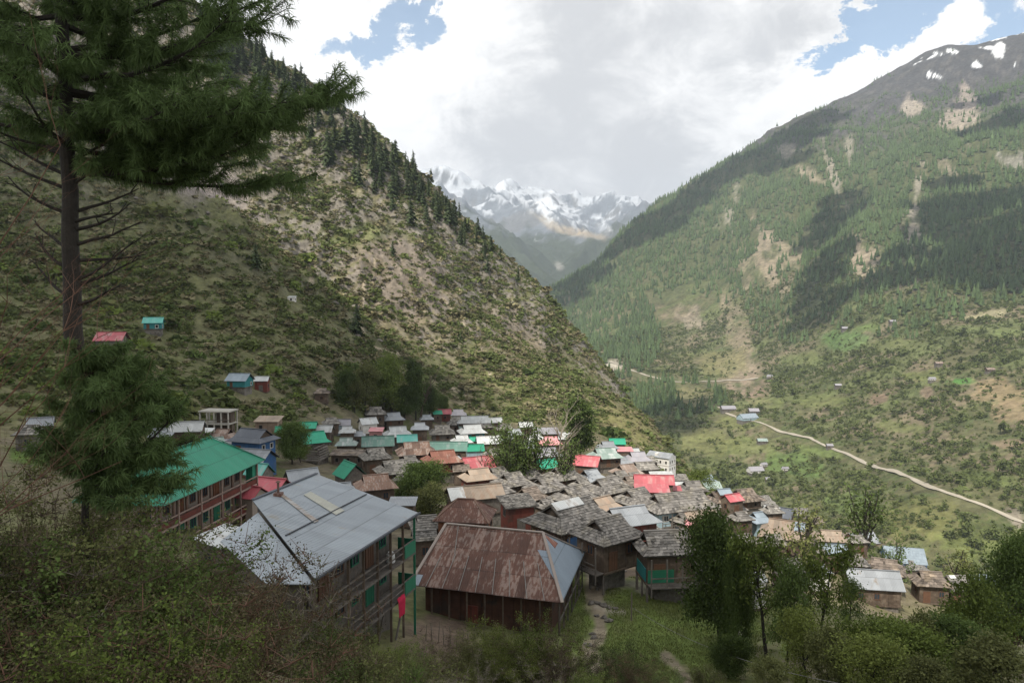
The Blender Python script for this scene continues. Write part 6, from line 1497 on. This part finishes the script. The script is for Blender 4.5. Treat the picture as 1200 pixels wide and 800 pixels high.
for i in range(900):
    Y = r.uniform(6.5, 36); X = r.uniform(-.74, .16)*Y
    pxx, _ = to_px(X, Y, -5.); z = gz1(X, Y)
    lim = np.interp(pxx, [0, 60, 110, 180, 230, 270, 320, 370, 420, 480, 560, 700], [545, 575, 600, 622, 640, 655, 690, 708, 738, 785, 812, 830])
    s = r.choice([.6, .8, .95, 1.1, 1.3, 1.5]); _, pt = to_px(X, Y, z+2.65*s)
    if pt < lim or pt > 850: continue
    k = r.choice(7, p=[.32, .09, .22, .09, .18, .08, .02]) if pxx > 60 else r.choice(7, p=[.3, .15, .25, .1, .1, .03, .07])
    put_bush(k, X, Y, s); n += 1
    if n > 150: break
print('bushes', n)
for k, px_, Y, yt, lab in ((0, 60, 11.2, 585, 'olive bush hiding the foot of the tall pine'), (2, 105, 11, 590, 'dark bush hiding the stem of the young bushy pine'), (1, 235, 12.5, 628, 'brownish bush in front of the green roofed hotel'), (6, 345, 22, 630, 'thin bare branched bush against the grey tin roof'), (3, 296, 24, 645, 'twiggy bush in front of the shed roof of grey tin'), (1, 335, 24, 662, 'brown bush overlapping the shed roof of grey tin'), (0, 20, 14, 515, 'olive bush at the left edge under the pine'), (3, 55, 17, 545, 'twiggy bush at the foot of the tall pine'),
                           (5, 585, 44, 698, 'bright yellow green bush in front of the big rusty roofed house'), (4, 622, 43, 704, 'fresh green bush right below the big rusty roofed house'), (5, 655, 42, 728, 'yellowish bush beside the path below the rusty roofed house'), (0, 560, 42, 735, 'olive bush left of the bright yellow green one'), (5, 600, 40, 728, 'yellow green bush lowest in front of the rusty roofed house'),
                           (3, 660, 40, 735, 'bare twig bush beside the earthen path'), (2, 735, 44, 748, 'dark bush between the two earthen paths'), (0, 755, 42, 765, 'olive bush between the two earthen paths'), (2, 720, 40, 760, 'dark green bush at the bottom between the paths'), (1, 745, 38, 768, 'brownish bush at the bottom between the paths'), (4, 700, 36, 785, 'green bush at the bottom edge beside the path'),
                           (0, 830, 42, 785, 'olive bush at the lower end of the grass'), (3, 520, 44, 738, 'leafless brush pile of a bush below the rusty roofed house'), (3, 500, 40, 752, 'brown brush left of the bare ground patch'), (4, 455, 34, 745, 'green bush under the veranda of the grey roofed house'), (5, 430, 30, 738, 'yellow green bush under the veranda corner'), (0, 470, 30, 770, 'olive bush at the bottom edge left of the bare ground'), (6, 650, 30, 772, 'pale dry bush at the bottom edge'), (6, 560, 30, 775, 'pale dry bush at the bottom edge near the bare ground'), (2, 790, 36, 790, 'dark bush at the bottom edge right of the path')):
    X, Yy, z = at_y(px_, Y); h = max(1.0, pray(px_, yt)[1]*Y-z); s = h/2.3
    place('bush', BU[k], (X, Yy, z-.1), lab, 'bush', None, px_*.37, (min(1.55, max(s, .9)*1.15), min(1.55, max(s, .9)*1.15), s))
# reddish bare twigs at the left edge
place('bare_tree', bare(41, 9, 'twig_red', .032, 4, 10, .9), (-6.6, 9.2, gz1(-6.6, 9.2)), 'reddish brown leafless sapling at the left edge', 'tree', None, 0, (.95, .95, 1.1))
place('bare_tree', bare(42, 8, 'twig_red', .032, 4, 10, 1.), (-8.3, 11.0, gz1(-8.3, 11.)), 'leafless brown sapling left of the tall pine', 'tree', None, 2, (1., 1., 1.1))

# ------------------------------------------------------------------ grass on the slope below the village
def grass_patch():
    r = rng(55); n = 60000; Y = r.uniform(40, 76, n); X = r.uniform(4, 26, n); z = gz(X, Y); px, py = to_px(X, Y, z)
    e = inpoly_ell(px, py, (770, 725, 150, 72, 12)); m = (e+.25*fbm(X, Y, 5, 3) < .95)
    for pts, w in (([(692, 668), (698, 710), (705, 730), (692, 760), (700, 800)], 11), ([(780, 770), (800, 785), (805, 800)], 8), ([(690, 672), (760, 690), (820, 705), (870, 748)], 8)):
        for a, b in zip(pts[:-1], pts[1:]):
            d = np.array(b)-np.array(a); t = np.clip(((px-a[0])*d[0]+(py-a[1])*d[1])/(d@d), 0, 1); m &= np.hypot(px-a[0]-t*d[0], py-a[1]-t*d[1]) > w
    X, Y, z = X[m], Y[m], z[m]; n = len(X); hgt = r.uniform(.06, .22, n)*(1+.5*fbm(X, Y, 4, 2)); a = r.uniform(0, 6.28, n); w = .035
    p = np.stack([X, Y, z], 1); s = np.stack([np.cos(a)*w, np.sin(a)*w, 0*a], 1); t = np.stack([r.normal(0, .06, n), r.normal(0, .06, n), hgt], 1)
    v = np.stack([p-s, p+s, p+t], 1).reshape(-1, 3); tag(link('grass', mesh_np('grass', v, np.arange(3*n).reshape(n, 3), [M['grass']], r.normal(0, .25, n))), 'short green grass on the slope below the slate houses', 'grass', None, 'stuff')
grass_patch()
# ------------------------------------------------------------------ small things around the near houses
def stake(px, Y, h, i):
    X, Yy, z = at_y(px, Y); m = MB(); rr = random.Random(i); dx = rr.uniform(-.15, .15)
    m.tube([(0, 0, -.3), (dx*.5, 0, h*.5), (dx, rr.uniform(-.1, .1), h)], [.045, .04, .03], 6)
    tag(m.build('fence_stake', M['twig_pale'], None, (X, Yy, z)), 'weathered wooden stake of the fence below the big rusty roofed house', 'stake', 'stakes of the rough fence')
for i, p in enumerate((497, 505, 512, 519, 527, 534, 541, 548, 556)): stake(p, 52.5+.2*(i % 3), 1.2+.5*((i*7) % 5)/5, i)
def plank(px, py, L, a, i, lab):
    q = hit(px, py, .1, 55, 100); m = MB(); m.box(-L/2, L/2, -.13, .13, -.03, .03, 0, -.2+.12*(i % 4)); o = m.build('plank', M['wood_grey'], None, (q[0], q[1], q[2]+.06+.05*(i % 3))); o.rotation_euler = (0, R(8*(i % 3)-6), R(a))
    tag(o, lab, 'plank', 'boards lying below the slate house')
for i, (a, b, L, rot) in enumerate(((704, 664, 2.6, 15), (712, 668, 3.0, -20), (718, 663, 2.4, 30), (724, 670, 2.0, 5), (726, 666, 2.2, 50), (708, 660, 2.6, -5))):
    plank(a, b, L, rot, i, 'grey board lying loose on the ground below the stilted slate house')
def cable():
    a = Vector(P(742, 712, 62)); b = Vector(P(1010, 805, 34)); m = MB(); n = 16
    pts = [a.lerp(b, i/n)-Vector((0, 0, .9*4*(i/n)*(1-i/n))) for i in range(n+1)]; m.tube(pts, [.014]*(n+1), 5)
    tag(m.build('cable', M['wire']), 'thin cable sagging above the lower end of the grass slope', 'cable')
cable()
def pole():
    X, Y, z = at_y(742, 62.5); m = MB(); m.tube([(0, 0, -.5), (0.02, 0, 2.5), (.05, 0, Vector(P(742, 712, 62)).z-z+.25)], [.07, .06, .05], 7); tag(m.build('cable_pole', M['twig_pale'], None, (X, Y, z)), 'thin wooden pole on the grass carrying the cable', 'pole')
pole()
def stones():
    r = rng(3); spots = [(693, 706), (700, 707), (708, 709), (714, 712), (722, 714), (700, 722), (708, 724), (714, 727), (694, 742), (690, 756), (696, 748), (768, 668), (775, 690), (700, 690), (850, 735), (862, 744), (872, 750), (840, 728)]
    for i, (a, b) in enumerate(spots):
        q = hit(a, b, .1, 30, 100); s = r.uniform(.22, .45); o = link('stone', bl[i % 5], None, (q[0], q[1], q[2]+.08)); o.scale = (s*1.4, s, s*.7); o.rotation_euler = (0, 0, r.uniform(0, 6)); tag(o, 'pale stone beside the earthen path on the grass slope', 'stone', 'stones along the path')
stones()
def tarp():
    q = hit(136, 453, .8, 80, 300); m = MB(); w = 9*q[1]/FPX
    for i in range(6):
        for j in range(4):
            def c(i, j): return (w*(i/6-.5), w*.7*(j/4-.5), .9-.5*abs(i/6-.5)-.3*abs(j/4-.5)+.12*math.sin(i*2.3+j*1.7))
            m.poly([c(i, j), c(i+1, j), c(i+1, j+1), c(i, j+1)])
    o = m.build('tarpaulin', M['plastic_blue'], None, (q[0], q[1], q[2]-.2)); sm_ = o.modifiers.new('solid', 'SOLIDIFY'); sm_.thickness = .05; tag(o, 'small bright blue tarpaulin on the left slope behind the young pine', 'tarpaulin')
tarp()

# ------------------------------------------------------------------ clouds that shade the valley (above and behind the camera, and over the mountain)
mc = bpy.data.materials.new('cloud'); mc.use_nodes = True; N = NT(mc.node_tree); _o = N.n('ShaderNodeOutputMaterial'); _d = N.n('ShaderNodeBsdfDiffuse'); _d.inputs[0].default_value = (.85, .85, .86, 1); N.set(_o, 0, _d.outputs[0])
def ico():
    import bmesh
    bm = bmesh.new(); bmesh.ops.create_icosphere(bm, subdivisions=2, radius=1); v = np.array([tuple(x.co) for x in bm.verts]); f = np.array([[x.index for x in p.verts] for p in bm.faces]); bm.free(); return v, f
IV, IF = ico()
def cloud(blobs, alt, seed, label):
    """blobs: ground points (X, Y, radius) the cloud shades"""
    r = rng(seed); V_ = []; F_ = []; o = 0
    for (X, Y, rad) in blobs:
        z = gz1(X, Y); t = (alt-z)/SUN.z; c = np.array((X+SUN.x*t, Y+SUN.y*t, alt))
        for k in range(12):
            a = r.uniform(0, 6.28); q = rad*(0 if k == 0 else r.uniform(.45, .95)); s = rad*(.8 if k == 0 else r.uniform(.2, .45))
            v = IV*s*np.array([1, 1, .55])*(1+.12*r.normal(size=(len(IV), 1)))+c+np.array((math.cos(a)*q, math.sin(a)*q, r.uniform(-.05, .15)*rad))
            V_.append(v); F_.append(IF+o); o += len(v)
    tag(link('cloud', mesh_np('cloud', np.concatenate(V_), np.concatenate(F_), [mc], smooth=True)), label, 'cloud', None, 'stuff')
def pb(px, py, rad, y0=430):
    q = hit(px, py, 0, y0); return (q[0], q[1], rad)
ALT = 1750.
near = [pb(520, 456, 20, 150), pb(485, 440, 22, 150), pb(452, 405, 18, 150), pb(545, 470, 12, 150), pb(365, 345, 16, 150), pb(385, 375, 18, 150), pb(415, 385, 16, 150), pb(100, 250, 45, 150), pb(150, 215, 40, 150), pb(60, 200, 60, 150), pb(190, 260, 35, 150), pb(230, 290, 30, 150), pb(20, 280, 50, 150), pb(270, 330, 30, 150), pb(20, 120, 70, 150), (0, 10, 45), (30, 30, 42), (-40, 20, 50), (-80, 60, 55), (-50, 80, 42), (-10, 40, 30), (20, 48, 24), (55, 50, 32), (-20, 70, 24), (-90, 120, 55), (-70, 140, 40), (-130, 180, 60), (-110, 220, 55), (-70, 215, 45), (-165, 260, 45), (-200, 200, 90), (-50, 110, 26), (-48, 240, 32), (-60, 170, 40)]
cloud(near, ALT, 1, 'large grey cloud over the near slope, out of the picture')
cloud([pb(a, b, c) for a, b, c in ((990, 235, 60), (980, 258, 75), (965, 282, 75), (968, 306, 60), (960, 330, 60), (950, 355, 55), (942, 380, 50), (995, 250, 60), (985, 290, 45))], ALT, 2, 'small cloud shading the middle of the mountain')
cloud([pb(a, b, c) for a, b, c in ((1110, 215, 60), (1100, 240, 80), (1130, 255, 100), (1175, 235, 110), (1200, 260, 120), (1090, 275, 70), (1140, 290, 90), (1190, 300, 100), (1060, 300, 60), (1040, 325, 55), (1090, 318, 70), (1150, 325, 70), (1010, 340, 50), (985, 352, 45), (965, 375, 40), (1200, 330, 70), (1190, 140, 110), (1150, 120, 60))], ALT, 3, 'cloud shading the right side of the mountain')
cloud([pb(px_, float(np.interp(px_, [650, 700, 750, 800, 850, 900, 960, 1000], [338, 304, 263, 233, 199, 170, 134, 119]))+dy, rd) for px_ in (665, 690, 715, 740, 765, 790, 815, 840, 865, 890, 915, 940, 965) for dy, rd in ((6, 95), (16+8*math.sin(px_*.05), 85))], ALT, 4, 'long cloud shading the crest of the mountain')
cloud([pb(800, 480, 55), pb(815, 470, 45), pb(790, 500, 40)], ALT, 5, 'small cloud shading the gorge')
# ------------------------------------------------------------------ air
hm = bpy.data.materials.new('haze'); hm.use_nodes = True; N = NT(hm.node_tree); _o = N.n('ShaderNodeOutputMaterial'); _v = N.n('ShaderNodeVolumePrincipled')
_v.inputs['Color'].default_value = (.74, .85, 1.0, 1); _v.inputs['Density'].default_value = 0.75e-4; _v.inputs['Anisotropy'].default_value = .1; N.set(_o, 1, _v.outputs[0])
HZ0 = float(GZ.min())-2; HZ1 = float(GZ.max())+25
b = MB(); b.box(-7700, 7700, -300, 8780, HZ0, HZ1); o = b.build('haze', hm); tag(o, None, None, None, 'stuff')
zmin = GZ.min(); print('lowest', zmin, 'highest', GZ.max())
